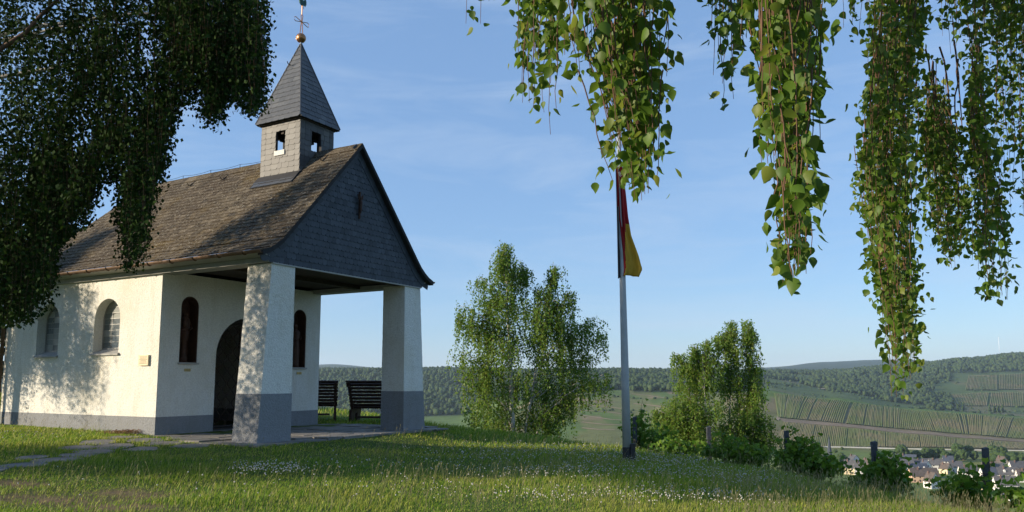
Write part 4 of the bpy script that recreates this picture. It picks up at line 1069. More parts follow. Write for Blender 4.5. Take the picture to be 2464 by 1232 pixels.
# two birches on the slope below the green
def slope_birch(px0, d, stems, tips, label, seed, n_tw, size, gap, base_px=None):
    b0 = at(base_px or px0, 916, d); z = float(zg(b0[0], b0[1])); e = empty('birch_tree', (b0[0], b0[1], z)); tag(e, label, 'tree', 'birch trees'); offb = np.array([b0[0], b0[1], z])
    T = Tree(seed); g = T.g; Qs = []
    for (px, py, r0) in stems:
        tp = at(px, py, d*g.uniform(.98, 1.02)) - offb; Qs.append(trunk(e, (g.uniform(-.12, .12), g.uniform(-.12, .12), -.4), tp, r0, .008, 'trunk' if len(Qs) == 0 else 'stem', .08, seed+len(Qs)))
    for (px, py, w) in tips:
        dd_ = d + g.uniform(-1, 1)*w; tp = at(px, py, dd_) - offb
        Q = min(Qs, key=lambda q_: np.min(np.hypot(q_[:, 0]-tp[0], q_[:, 2]-tp[2])))
        zst = max(.15, tp[2] - .35*np.hypot(tp[0], tp[1]) - .6); u = np.clip(zst/Q[-1][2], .1, .93); p0 = along(Q, u)
        L_ = T.limb([p0, p0*.55+tp*.45+[0, 0, .25], p0*.2+tp*.8+[0, 0, .22], tp], .022, .004, 'limb', M['bark'], e, 5)
        for _ in range(n_tw):
            q_ = along(L_, g.uniform(.15, 1)**.8) + np.array([g.normal(0, .09+.17*w), g.normal(0, .15+.28*w), g.normal(0, .06+.07*w)])
            T.strand(q_, g.uniform(.3, 1.25), .16, size, gap, .05, twig=.003)
    P, S, Rm = T.leaves(); V, F = stamp(LEAF2_V, LEAF2_F, Rm, P, S); mk('crown', V, F, M['leaf_far'], e); T.tw.build('twigs', M['twig'], e)
slope_birch(1240, 28.5, [(1216, 620, .13), (1330, 660, .07)],
  [(1216,592,.3),(1200,625,.4),(1245,640,.6),(1272,650,.3),(1300,690,.4),(1337,642,.12),(1150,670,.5),(1165,720,.8),(1105,735,.5),(1100,760,.5),(1135,780,1),(1210,700,1),(1250,720,1.2),(1290,730,1.2),(1340,720,.8),(1378,700,.4),(1370,760,1),(1400,780,.8),(1440,765,.4),(1445,800,.5),(1430,850,.8),(1460,900,.5),(1425,905,.8),(1105,845,.6),(1120,900,.9),(1160,860,1.3),(1200,820,1.3),(1240,800,1.3),(1300,800,1.2),(1340,830,1.3),(1380,860,1.2),(1150,960,1.2),(1200,930,1.4),(1250,900,1.4),(1300,920,1.4),(1350,930,1.3),(1130,985,.9),(1210,985,1.2),(1280,990,1.2),(1340,1000,1.1),(1370,960,.9),(1180,770,1),(1320,760,1)],
  'wide weeping birch on the slope between the chapel and the flagpole', 71, 50, .076, .028)
slope_birch(1725, 36.0, [(1760, 790, .08), (1690, 860, .07), (1800, 800, .06)],
  [(1762,772,.2),(1795,770,.2),(1808,795,.2),(1745,800,.4),(1725,812,.4),(1700,818,.3),(1665,828,.2),(1622,850,.15),(1640,875,.4),(1680,850,.6),(1725,850,.7),(1770,840,.6),(1810,850,.5),(1815,880,.5),(1820,920,.6),(1780,900,.9),(1730,910,1),(1680,920,1),(1630,920,.8),(1610,960,.6),(1580,980,.4),(1620,985,.8),(1670,980,1),(1720,970,1.1),(1770,960,1.1),(1820,965,.9),(1835,1000,.7),(1800,1010,1),(1740,1020,1),(1680,1025,1),(1640,1015,.9),(1600,1000,.6),(1850,1015,.6),(1862,1045,.6),(1840,1055,.9),(1590,1020,.5),(1575,985,.3),(1700,1045,1.2),(1770,1045,1.2),(1610,1040,.8),(1650,955,.9),(1820,940,.6),(1790,985,1),(1700,880,.8),(1750,875,.8)],
  'smaller multi-stemmed weeping birch right of the flagpole among the vines', 72, 46, .088, .030)

# spruce behind the chapel's rear
sp_ = at(95, 916, 27); sz = float(zg(sp_[0], sp_[1])); e = empty('spruce_tree', (sp_[0], sp_[1], sz)); tag(e, 'dark spruce behind the rear end of the chapel roof', 'tree')
g = np.random.default_rng(8); Hs = 9.2
V, F = tube([(0,0,-.3), (0,0,Hs*.5), (0,0,Hs)], [.16,.1,.01], 8); mk('trunk', V, F, M['twig'], e, True)
NV, NF = [(-.012,0,0),(.012,0,0),(0,.02,-.16)], [(0,1,2)]
Pn = []; Tb = Tubes()
for k in range(150):
    z = g.uniform(.8, Hs*.98); ln = 2.3*(1-z/Hs)**.75 + .2; q = g.uniform(0, 6.28); n = 6; tt = np.linspace(0, 1, n)
    B = np.stack([ln*tt*math.cos(q), ln*tt*math.sin(q), z - .30*ln*tt + .35*ln*tt**2], -1); Tb.add(B, np.linspace(.02, .004, n), 3)
    m_ = int(ln*85); u = g.uniform(.1, 1, m_); C = np.stack([np.interp(u, tt, B[:, i]) for i in range(3)], -1)
    side = g.uniform(-1, 1, m_)*.28*ln*(1.05-u); C[:, 0] += -math.sin(q)*side; C[:, 1] += math.cos(q)*side; C[:, 2] -= abs(side)*.25 + g.uniform(0, .04, m_); Pn.append(C)
Pn = np.concatenate(Pn); n = len(Pn)
V, F = stamp([(-.05,0,.02),(.05,0,.02),(.035,.02,-.14),(-.035,.02,-.14)], [(0,1,2,3)], rotm(g.uniform(0,6.28,n), g.normal(.5,.6,n), g.normal(0,.5,n)), Pn, g.uniform(.7,1.5,n)); mk('crown', V, F, M['needle'], e); Tb.build('branches', M['twig'], e)

# ------------------------------------------------------------------ vines and posts on the brow
g = np.random.default_rng(44)
def vine(x, y, h, wid, label, seed, nleaf, shoots=5):
    z = float(zg(x, y)); e = empty('grape_vine', (x, y, z)); tag(e, label, 'vine', 'vines along the brow'); g = np.random.default_rng(seed)
    tb = Tubes(); P = []
    st = np.array([(0,0,-.2), (.03,.02,.3), (-.02,.05,.65)]); tb.add(st, [.03,.025,.02], 6)
    for k in range(shoots*3):
        a = g.uniform(-1, 1); top = np.array([a*wid*.55 + g.normal(0,.06), g.normal(0,.25), h*g.uniform(.55, 1.0)*(1-.25*abs(a))]); b0 = np.array([a*wid*.3, g.normal(0,.1), .55])
        n = 7; tt = np.linspace(0, 1, n)[:, None]; C = b0*(1-tt) + top*tt + g.normal(0, .025, (n, 3)).cumsum(0); tb.add(C, np.linspace(.007, .003, n), 3)
        m_ = nleaf//(shoots*3); u = g.uniform(0, 1, m_); Q = np.stack([np.interp(u, tt[:, 0], C[:, i]) for i in range(3)], -1) + g.normal(0, 1, (m_, 3))*[.10, .12, .05]; P.append(Q)
    for k in range(nleaf//2):
        P.append(np.array([[g.normal(0, .5)*wid*.6, g.normal(0, .2), g.uniform(.1, .95)*h*.8]]))
    P = np.concatenate(P); n = len(P)
    V, F = stamp(VINE_V, VINE_F, rotm(g.uniform(0,6.28,n), g.normal(.1,.55,n), g.normal(0,.5,n)), P, g.uniform(.05,.115,n)); mk('foliage', V, F, M['leaf_vine'], e); tb.build('shoots', M['twig'], e)
def post(px, py, d, label, w=.05, h=1.9, lean=0.):
    p = at(px, py, d); zb = float(zg(p[0], p[1])); e = empty('vineyard_post', (p[0], p[1], zb)); tag(e, label, 'post', 'vineyard posts'); hh = p[2]-zb
    MB().hexa([(-w,-w,-.3),(w,-w,-.3),(w,w,-.3),(-w,w,-.3)], [(-w*.9+lean,-w*.9,hh),(w*.9+lean,-w*.9,hh+.012),(w*.9+lean,w*.9,hh+.02),(-w*.9+lean,w*.9,hh+.005)]).build('stake', M['post'], e)
    for f in (.45, .75): MB().tube([(w*1.06*math.cos(a)*1.35, w*1.06*math.sin(a)*1.35, hh*f) for a in np.linspace(0, 6.28, 9)], .004, 4).build('wire_tie', M['iron'], e)
    return p
post(1527, 1004, 20.0, 'weathered vineyard post just right of the flagpole foot'); post(1705, 1028, 18.4, 'weathered vineyard post below the smaller birch')
post(1892, 1038, 16.6, 'weathered vineyard post at the right foot of the smaller birch', .046); post(2104, 1064, 14.4, 'weathered vineyard post standing against the village roofs', .048, 1.9, -.01)
post(2366, 1079, 12.6, 'rightmost weathered vineyard post near the right edge', .042, 1.9, .03)
def vine_at(px, d, ytop, wid, label, seed, n):
    p = at(px, ytop, d); z = float(zg(p[0], p[1])); vine(p[0], p[1], max(.8, p[2]-z), wid, label, seed, n)
vine_at(1538, 20.3, 955, .5, 'slim vine climbing beside the flagpole foot', 1, 300); vine_at(1575, 20.0, 1000, .9, 'low vine between the flagpole and the smaller birch', 2, 420)
vine_at(1640, 18.8, 1045, .9, 'vine under the left side of the smaller birch', 3, 380); vine_at(1740, 18.0, 1040, 1.1, 'vine beside the post below the smaller birch', 4, 480)
vine_at(1800, 17.4, 1040, .9, 'vine under the right side of the smaller birch', 11, 420)
vine_at(1915, 16.4, 1015, .7, 'full leafy vine beside the post right of the smaller birch', 5, 800); vine_at(1965, 15.8, 1060, .55, 'vine just left of the church spire', 6, 520)
vine_at(2128, 14.2, 1035, .42, 'vine covering the village roofs beside the middle post', 7, 720); vine_at(2315, 12.8, 1075, .42, 'vine in front of the village left of the rightmost post', 8, 420)
vine_at(2458, 11.6, 1125, .4, 'bright vine at the right edge before a white house', 9, 420); vine_at(2085, 14.6, 1110, .3, 'low vine left of the middle post', 10, 240)

# ------------------------------------------------------------------ lawn: blades, seed stalks, clover
g = np.random.default_rng(99)
def scatter(n, pxr, dr, power=1.0):
    d = dr[0] + (dr[1]-dr[0])*g.random(n)**power; px = g.uniform(pxr[0], pxr[1], n); return np.stack([(px-1232)/1876*d, d], -1)
def keep(P):
    a = (P - O2) @ U2; b = (P - O2) @ V2
    inside = (a > -.02) & (a < CW+.02) & (b > CD-.02) & (b < CL+.02) | (a > -.5) & (a < CW+.45) & (b > -.36) & (b < CD) | (a > -.22) & (a < .62) & (b > -.02) & (b < .67)
    k = ~inside
    for cx, cy, r in PATH: k &= (P[:, 0]-cx)**2 + (P[:, 1]-cy)**2 > (r*.80)**2*g.uniform(.7, 1.1, len(P))
    return k & (crest_dist(P[:, 0], P[:, 1]) < 5)
parts = []
for n, dr in ((120000, (6.5, 11.5)), (110000, (11.5, 16.5)), (80000, (16.5, 23)), (38000, (23, 31))): parts.append(scatter(n, (-500, 2900), dr))
P = np.concatenate(parts); P = P[keep(P)]
bare = vnoise(P[:, 0]*1.0+3, P[:, 1]*1.0, .8)*.6 + vnoise(P[:, 0], P[:, 1], 2.1)
leftish = np.clip((-P[:, 0]-1.5)/4, 0, 1)*np.clip((12.5-P[:, 1])/3, 0, 1)
P = P[g.random(len(P)) < (1 - np.clip(bare-.15, 0, 1)*1.1*leftish)*(1 - .88*bareness(P[:, 0], P[:, 1]))]
n = len(P); cd_ = crest_dist(P[:, 0], P[:, 1]); z = zg(P[:, 0], P[:, 1])
tall = np.clip(1 + cd_/5, 0, 1)*.07 + .02*np.clip(P[:, 0]/4, 0, 1) + .03*np.clip(vnoise(P[:, 0], P[:, 1], .5), -1, 1) + .035*np.clip(vnoise(P[:, 0], P[:, 1], 1.9), -1, 1)
hgt = (.045 + tall*.85)*g.uniform(.5, 1.35, n)*(1 + .5*(g.random(n) < .04)); hgt = np.clip(hgt, .025, .45)
az = g.uniform(0, 6.28, n); wd = g.uniform(.0028, .0055, n)*np.clip(P[:, 1]/11, .9, 2.0); lean = hgt*g.uniform(.15, .85, n); la = g.normal(.5, 1.1, n)
ax = np.stack([np.cos(az), np.sin(az), 0*az], -1); ld = np.stack([np.cos(la), np.sin(la), 0*la], -1); base = np.stack([P[:, 0], P[:, 1], z-.01], -1)
mid = base + ld*(lean*.3)[:, None]; mid[:, 2] += hgt*.6; tip = base + ld*lean[:, None]; tip[:, 2] += hgt
V = np.stack([base-ax*wd[:, None], base+ax*wd[:, None], mid+ax*(wd*.75)[:, None], mid-ax*(wd*.75)[:, None], tip], 1).reshape(-1, 3)
k5 = np.arange(n)[:, None]*5; F = np.concatenate([k5+[0,1,2], k5+[0,2,3], k5+[3,2,4]], 0)
o = mk('lawn_grass', V, F, M['grass']); tag(o, 'tufted green and straw-coloured grass covering the chapel green', 'grass', kind='stuff')
# seed stalks
P = np.concatenate([scatter(2200, (-300, 2800), (8.5, 20)), scatter(2200, (900, 2800), (9, 17)), scatter(2000, (1700, 2800), (8.5, 13))]); P = P[keep(P)]; n = len(P); z = zg(P[:, 0], P[:, 1])
h = g.uniform(.12, .24, n) + .14*np.clip(1 + crest_dist(P[:, 0], P[:, 1])/3, 0, 1)*g.random(n); la = g.normal(.6, 1.0, n); ln = h*g.uniform(.1, .5, n)
b0 = np.stack([P[:, 0], P[:, 1], z], -1); t0 = b0 + np.stack([np.cos(la)*ln, np.sin(la)*ln, h], -1); m0 = b0*.45 + t0*.55 - np.stack([np.cos(la)*ln*.25, np.sin(la)*ln*.25, 0*h], -1)
ax = np.array([.0014, 0, 0]); hx = np.array([.005, 0, 0]); hy = (t0-m0)*.35
V = np.stack([b0-ax, b0+ax, m0+ax, m0-ax, t0-hy*.0+ax, t0-hy*.0-ax, t0-hx+hy*.2, t0+hx+hy*.2, t0+hy], 1).reshape(-1, 3)
k9 = np.arange(n)[:, None]*9; F = np.concatenate([k9+[0,1,2], k9+[0,2,3], k9+[3,2,4], k9+[3,4,5], k9+[5,4,7], k9+[5,7,6], k9+[6,7,8]], 0)
o = mk('grass_stalks', V, F, M['stalk']); tag(o, 'thin straw-coloured grass stalks with seed heads on the green', 'grass', kind='stuff')
# clover heads in drifts
cl = []
for (px, py, rx, ry, n) in ((650,1142,85,9,230),(1350,1090,260,14,560),(1560,1110,200,12,420),(1450,1145,300,14,420),(1150,1110,160,14,110),(1700,1150,160,12,220),(1640,1122,90,8,160),(1800,1165,120,14,150),(1520,1205,240,18,150),(1700,1212,180,14,170),(1300,1212,160,14,50),(800,1048,50,5,60),(2000,1130,80,10,40),(900,1130,180,14,50),(250,1180,240,40,16),(60,1060,70,12,25),(1000,1190,300,25,70)):
    qx = px + g.normal(0, rx*.6, n); qy = np.clip(py + g.normal(0, ry*.7, n), 1040, 1228); dm = np.arange(8, 26, .06)
    rays = np.stack([ray(u_, v_) for u_, v_ in zip(qx, qy)]); G = rays[:, None, :]*(dm[None, :]/rays[:, 1:2])[..., None]; under = G[..., 2] + HC < zg(G[..., 0], G[..., 1])
    k = under.argmax(1); ok = under.any(1); cl.append(G[np.arange(n), k, :2][ok])
P = np.concatenate(cl); P = P[keep(P)]; n = len(P); z = zg(P[:, 0], P[:, 1]) + g.uniform(.07, .15, n)
ov = [(0,0,-.75),(.9,0,-.2),(0,.9,-.2),(-.9,0,-.2),(0,-.9,-.2),(.55,.55,.6),(-.55,.55,.6),(-.55,-.55,.6),(.55,-.55,.6),(0,0,.95)]
of = [(0,2,1),(0,3,2),(0,4,3),(0,1,4),(1,2,5),(2,3,6),(3,4,7),(4,1,8),(2,6,5),(3,7,6),(4,8,7),(1,5,8),(5,6,9),(6,7,9),(7,8,9),(8,5,9)]
V, F = stamp(ov, of, rotm(g.uniform(0,6.28,n), g.normal(0,.3,n), g.normal(0,.3,n)), np.stack([P[:, 0], P[:, 1], z], -1), g.uniform(.0075,.014,n))
o = mk('clover_flowers', V, F, M['clover'], None, True); tag(o, 'drifts of small white clover heads in the grass', 'clover', kind='stuff')

# dry litter swept into the corner of the wall
n = 700; q = np.stack([g.normal(-.22, .16, n), 3.75 + np.abs(g.normal(0, .45, n))], -1); q[:, 0] = np.minimum(q[:, 0], -.02); P = O2 + q[:, :1]*U2 + q[:, 1:]*V2
hz0 = np.clip(.09 - .12*np.hypot(q[:, 0]+.15, (q[:, 1]-3.8)*.6), 0, 1)
V, F = stamp([(-.5,0,0),(.5,0,.1),(.45,.12,.05),(-.5,.1,0)], [(0,1,2,3)], rotm(g.uniform(0,6.28,n), g.normal(0,.4,n), g.normal(0,.5,n)), np.stack([P[:, 0], P[:, 1], zg(P[:, 0], P[:, 1]) + .02 + hz0*g.random(n)], -1), g.uniform(.03,.09,n))
o = mk('leaf_litter', V, F, simple('dry_litter', (.26,.14,.07), .9, 0, .4, 9)); tag(o, 'small heap of dry brown litter at the corner of the side wall', 'litter', kind='stuff')

# ------------------------------------------------------------------ far slopes: woods, vineyards, village
g = np.random.default_rng(123)
def ico():
    bm = bmesh.new(); bmesh.ops.create_icosphere(bm, subdivisions=1, radius=1); V = np.array([v.co for v in bm.verts]); F = np.array([[v.index for v in f.verts] for f in bm.faces]); bm.free(); return V, F
IV, IF = ico()
def clumps(P, S, jig=.22):              # uneven little crowns
    n = len(P); nz_ = 1 + g.uniform(-jig, jig, (n, len(IV), 1)); V = IV[None]*nz_*S[:, None, :] + P[:, None, :]
    q = g.uniform(0, 6.28, n); F = (IF[None] + (np.arange(n)*len(IV))[:, None, None]).reshape(-1, 3); return V.reshape(-1, 3), F
n = 110000; px = g.uniform(-200, 2800, n); d = 1150*(3300/1150)**g.random(n); x, y = (px-1232)/1876*d, d
k = forest_mask(px, d, x, y); k &= g.random(n) < np.clip(.25 + d/2200, 0, 1)
x, y, d = x[k], y[k], d[k]; x, y, d = x[:31000], y[:31000], d[:31000]; n = len(x); s = g.uniform(2.6, 5.6, n); z = zg(x, y)
V, F = clumps(np.stack([x, y, z + s*1.0], -1), np.stack([s*g.uniform(.8,1.15,n), s*g.uniform(.8,1.15,n), s*g.uniform(.95,1.5,n)], -1))
o = mk('hillside_woods', V, F, M['forest']); tag(o, 'dark green woods covering the far hillsides', 'woods', kind='stuff')
# bushes on the terraced slope
n = 9000; px = g.uniform(1000, 2600, n); d = g.uniform(790, 2150, n); x, y = (px-1232)/1876*d, d
k = (((px < 1760) & (d > 790)) | (d > 1120)) & (vnoise(x, y, 28) + .6*vnoise(x, y, 11) > np.where((px > 1780) & ((px < 2290) | (d < 1600)), .15, .62)); x, y = x[k], y[k]; n = len(x); s = g.uniform(1.1, 3.4, n); z = zg(x, y)
V, F = clumps(np.stack([x, y, z + s*.5], -1), np.stack([s*1.2, s*1.2, s], -1)); o = mk('hillside_scrub', V, F, M['forest']); tag(o, 'scattered scrub bushes on the far terraced slope', 'scrub', kind='stuff')
# vine rows: plots given by corners on the hillside
rows = MB()
RV = []; RF = []; rn = 0
def plot(tl_, tr2, bl_, br_, n, wob=0, hgt=1.0, wd=.7, dens=1.0):
    global rn
    A, B, C, D = [hit(p[0], p[1], 300) for p in (tl_, tr2, bl_, br_)]
    for k in range(n):
        if g.random() > dens: continue
        f = (k+.5)/n; p0 = A*(1-f) + B*f; p1 = C*(1-f) + D*f; m_ = 7; tt = np.linspace(0, 1, m_)[:, None]; Q = p0*(1-tt) + p1*tt
        Q[:, 2] = zg(Q[:, 0], Q[:, 1]); dr = (p1-p0)[:2]; dr = dr/(np.linalg.norm(dr)+1e-9); sd = np.array([-dr[1], dr[0], 0])
        hh = hgt*g.uniform(.7, 1.15, m_); w_ = wd*g.uniform(.75, 1.25, m_)
        V = np.stack([Q - sd*w_[:, None], Q - sd*(w_*.7)[:, None] + np.stack([0*hh, 0*hh, hh], -1), Q + sd*(w_*.7)[:, None] + np.stack([0*hh, 0*hh, hh], -1), Q + sd*w_[:, None]], 1).reshape(-1, 3)
        for i in range(m_-1):
            for j in range(3): RF.append((rn+i*4+j, rn+i*4+j+1, rn+(i+1)*4+j+1, rn+(i+1)*4+j))
        RV.append(V); rn += len(V)
ycr = lambda p: np.interp(p, [1830,2000,2200,2330,2464,2700], [942,962,987,997,1006,1014])      # just under the crest
ytk = lambda p: np.interp(p, [1870,1960,2100,2250,2464,2700], [1010,1018,1032,1045,1062,1070])  # the reddish track
tops = [1862,1895,1946,1999,2053,2126,2149,2231,2301,2366,2421,2481,2600,2720]; bots = [1872,1886,1922,1975,2035,2124,2150,2252,2315,2362,2400,2465,2590,2710]
for i in range(len(tops)-1):
    a, b, c, e_ = tops[i]+1, tops[i+1]-1, bots[i]+1, bots[i+1]-1
    plot((a, ycr(a)+1), (b, ycr(b)+1), (c, ytk(c)-5), (e_, ytk(e_)-5), max(4, int((b-a)/(3.3, 4.0, 3.6, 4.6, 3.2)[i % 5])), dens=(.95, .85, .9)[i % 3])
lows = [1885,1962,2041,2131,2211,2301,2391,2481,2600,2720]; lowb = [1870,1950,2036,2131,2216,2300,2386,2474,2592,2710]
for i in range(len(lows)-1):
    a, b, c, e_ = lows[i]+1, lows[i+1]-1, lowb[i]+1, lowb[i+1]-1
    plot((a, ytk(a)+6), (b, ytk(b)+6), (c, 1077 + max(0, (c-2200)*.02)), (e_, 1077 + max(0, (e_-2200)*.02)), int((b-a)/(3.6, 4.2, 3.4)[i % 3]))
for (q, n) in ((((2330,905),(2400,903),(2322,940),(2400,940)), 22), (((2403,903),(2500,900),(2403,938),(2500,938)), 24), (((2290,950),(2380,946),(2280,975),(2375,978)), 24), (((2385,946),(2500,944),(2380,978),(2500,980)), 28)): plot(*q, n, hgt=2.2, wd=1.0)
o = mk('vineyard_rows', np.concatenate(RV), RF, M['vrow']); tag(o, 'long rows of vines striping the slopes across the valley', 'vineyard', kind='stuff')
# the reddish track and a pale road wall along the valley floor
def ribbon(name, pts, half, lift, mat, label, kind='structure', h=None):
    Q = np.array([hit(p[0], p[1], 300) for p in pts]); uu = np.linspace(0, 1, 60); t_ = np.linspace(0, 1, len(Q)); C = np.stack([np.interp(uu, t_, Q[:, i]) for i in range(3)], -1)
    T_ = np.gradient(C, axis=0); sd = np.stack([-T_[:, 1], T_[:, 0]], -1); sd /= np.linalg.norm(sd, axis=1)[:, None]; V = []
    F = []
    if h is None:
        for s in np.linspace(-1, 1, 5): xy = C[:, :2] + sd*half*s; V.append(np.concatenate([xy, (zg(xy[:, 0], xy[:, 1])+lift)[:, None]], 1))
        V = np.stack(V, 1).reshape(-1, 3)
        for i in range(59):
            for j in range(4): F.append((i*5+j, i*5+j+1, (i+1)*5+j+1, (i+1)*5+j))
    else:
        for s, zz in ((-1,-.5),(-1,h),(1,h),(1,-.5)): xy = C[:, :2] + sd*half*s; V.append(np.concatenate([xy, (zg(C[:, 0], C[:, 1])+zz)[:, None]], 1))
        V = np.stack(V, 1).reshape(-1, 3)
        for i in range(59):
            for j in range(3): F.append((i*4+j, i*4+j+1, (i+1)*4+j+1, (i+1)*4+j))
        F += [(0,1,2,3), (236,239,238,237)]
    o = mk(name, V, F, mat); tag(o, label, None, kind=kind); return o
ribbon('farm_track', [(1880,1012),(1960,1018),(2100,1032),(2250,1045),(2464,1062),(2700,1072)], 7.0, .35, simple('reddish_soil', (.19,.145,.10), .95, 0, .25, .05), 'reddish earth track crossing the vineyards')
ribbon('slope_track', [(1870,1012),(1885,985),(1905,955)], 1.8, .35, simple('pale_soil', (.26,.21,.15), .95), 'pale track climbing the vineyard slope')
for j, pts in enumerate(([(1380,952),(1440,951),(1500,955)], [(1395,975),(1450,978),(1500,985)], [(1400,1000),(1470,1010),(1560,1012)], [(1385,963),(1430,966),(1480,968)], [(1390,988),(1440,990),(1495,996)], [(1400,1016),(1450,1022),(1500,1024)], [(1520,948),(1560,952),(1600,958)], [(1525,972),(1560,975),(1600,980)], [(1400,1030),(1440,1034),(1480,1035)])):
    ribbon('terrace_path', pts, 1.6, .4, simple('terrace_soil', (.26,.19,.13), .95), 'sandy terrace path on the far slope')
ribbon('slope_path', [(1970,936),(2010,932),(2060,929)], 3.5, .5, simple('quarry_soil', (.36,.31,.23), .95), 'pale cutting on the far slope')
ribbon('hill_road', [(2330,953),(2400,951),(2500,955)], 3.0, .5, simple('hill_road_soil', (.26,.21,.14), .95), 'sandy road across the far right slope')
w_ = ribbon('embankment_wall', [(1980,1077),(2100,1079),(2250,1083),(2464,1086),(2600,1090)], .4, 0, simple('pale_concrete', (.62,.60,.55), .9, 0, .12, .3), 'long pale low wall along the foot of the vineyards', None, 1.1); w_['category'] = 'wall'

# village
ROOFS = [simple('slate_roof_grey', (.085,.085,.092), .7, 0, .25, .6), simple('slate_roof_blue', (.065,.075,.10), .6, 0, .2, .6), simple('brown_roof', (.10,.08,.07), .8, 0, .25, .6), simple('pale_slate_roof', (.12,.115,.115), .75, 0, .25, .6)]
WALLS = [simple('white_render', (.72,.70,.66), .9, 0, .08, .5), simple('cream_render', (.66,.55,.36), .9, 0, .08, .5), simple('yellow_render', (.72,.55,.10), .9, 0, .06, .5), simple('brick_render', (.38,.20,.12), .9, 0, .15, .8), simple('pink_render', (.62,.42,.28), .9, 0, .1, .5)]
WIN = simple('dark_window', (.03,.033,.04), .3); CHM = simple('chimney_brick', (.16,.10,.08), .9)
def house(px, yb, wpx, lpx, hwall, roofh, rot, wall, rf, label, dormers=0):
    p = hit(px, yb, 250); d = p[1]; w_ = wpx*d/1888; l_ = lpx*d/1888
    e = empty('house', (p[0], p[1], p[2]-.3), math.radians(rot)); tag(e, label, 'house', 'houses of the village in the valley')
    a, b_ = w_/2, l_/2       # gable width along x, ridge along y
    MB().prism([(-a,-.6),(a,-.6),(a,hwall),(0,hwall+roofh-.12),(-a,hwall)], 1, -b_, b_).build('wall', WALLS[wall], e)
    ro = None
    for s in (-1, 1):
        oh = .35; sl = roofh/a; x1, z1 = s*(a+oh), hwall-oh*sl
        MBx = MB().hexa([(0,-b_-oh,hwall+roofh),(x1,-b_-oh,z1),(x1,b_+oh,z1),(0,b_+oh,hwall+roofh)], [(0,-b_-oh,hwall+roofh+.22),(x1,-b_-oh,z1+.2),(x1,b_+oh,z1+.2),(0,b_+oh,hwall+roofh+.22)])
        r_ = MBx.build('roof', ROOFS[rf], e); ro = ro or r_
    MB().box(-a*.25-.35, -a*.25+.35, b_*.4-.35, b_*.4+.35, hwall+roofh*.55, hwall+roofh+.9).build('chimney', CHM, ro)
    for s in (-1, 1):
        for k in range(max(2, int(l_/3.5))):
            yy = -b_ + (k+.5)*l_/max(2, int(l_/3.5))
            for zz in ([1.0, 3.6] if hwall > 4.6 else [1.0]):
                if s < 0: MB().box(-a-.03, -a+.05, yy-.5, yy+.5, zz, zz+1.35).build('window', WIN, e)
                else: MB().box(a-.05, a+.03, yy-.5, yy+.5, zz, zz+1.35).build('window', WIN, e)
    for yy0, yy1 in ((-b_-.03, -b_+.05), (b_-.05, b_+.03)):
        for xx in (-a*.45, a*.45):
            for zz in ([1.0, 3.6] if hwall > 4.6 else [1.0]): MB().box(xx-.5, xx+.5, yy0, yy1, zz, zz+1.35).build('window', WIN, e)
        MB().box(-.45, .45, yy0, yy1, hwall+.3, hwall+1.5).build('window', WIN, e)
    for k in range(dormers):
        yy = -b_ + (k+.7)*l_/(dormers+.4)
        for s in (-1,):
            xx = s*a*.62; zz = hwall + roofh*.30
            dm = MB().prism([(yy-.7,zz),(yy+.7,zz),(yy+.7,zz+1.2),(yy,zz+1.9),(yy-.7,zz+1.2)], 0, xx-.5, xx+1.2).build('dormer', WALLS[0], e)
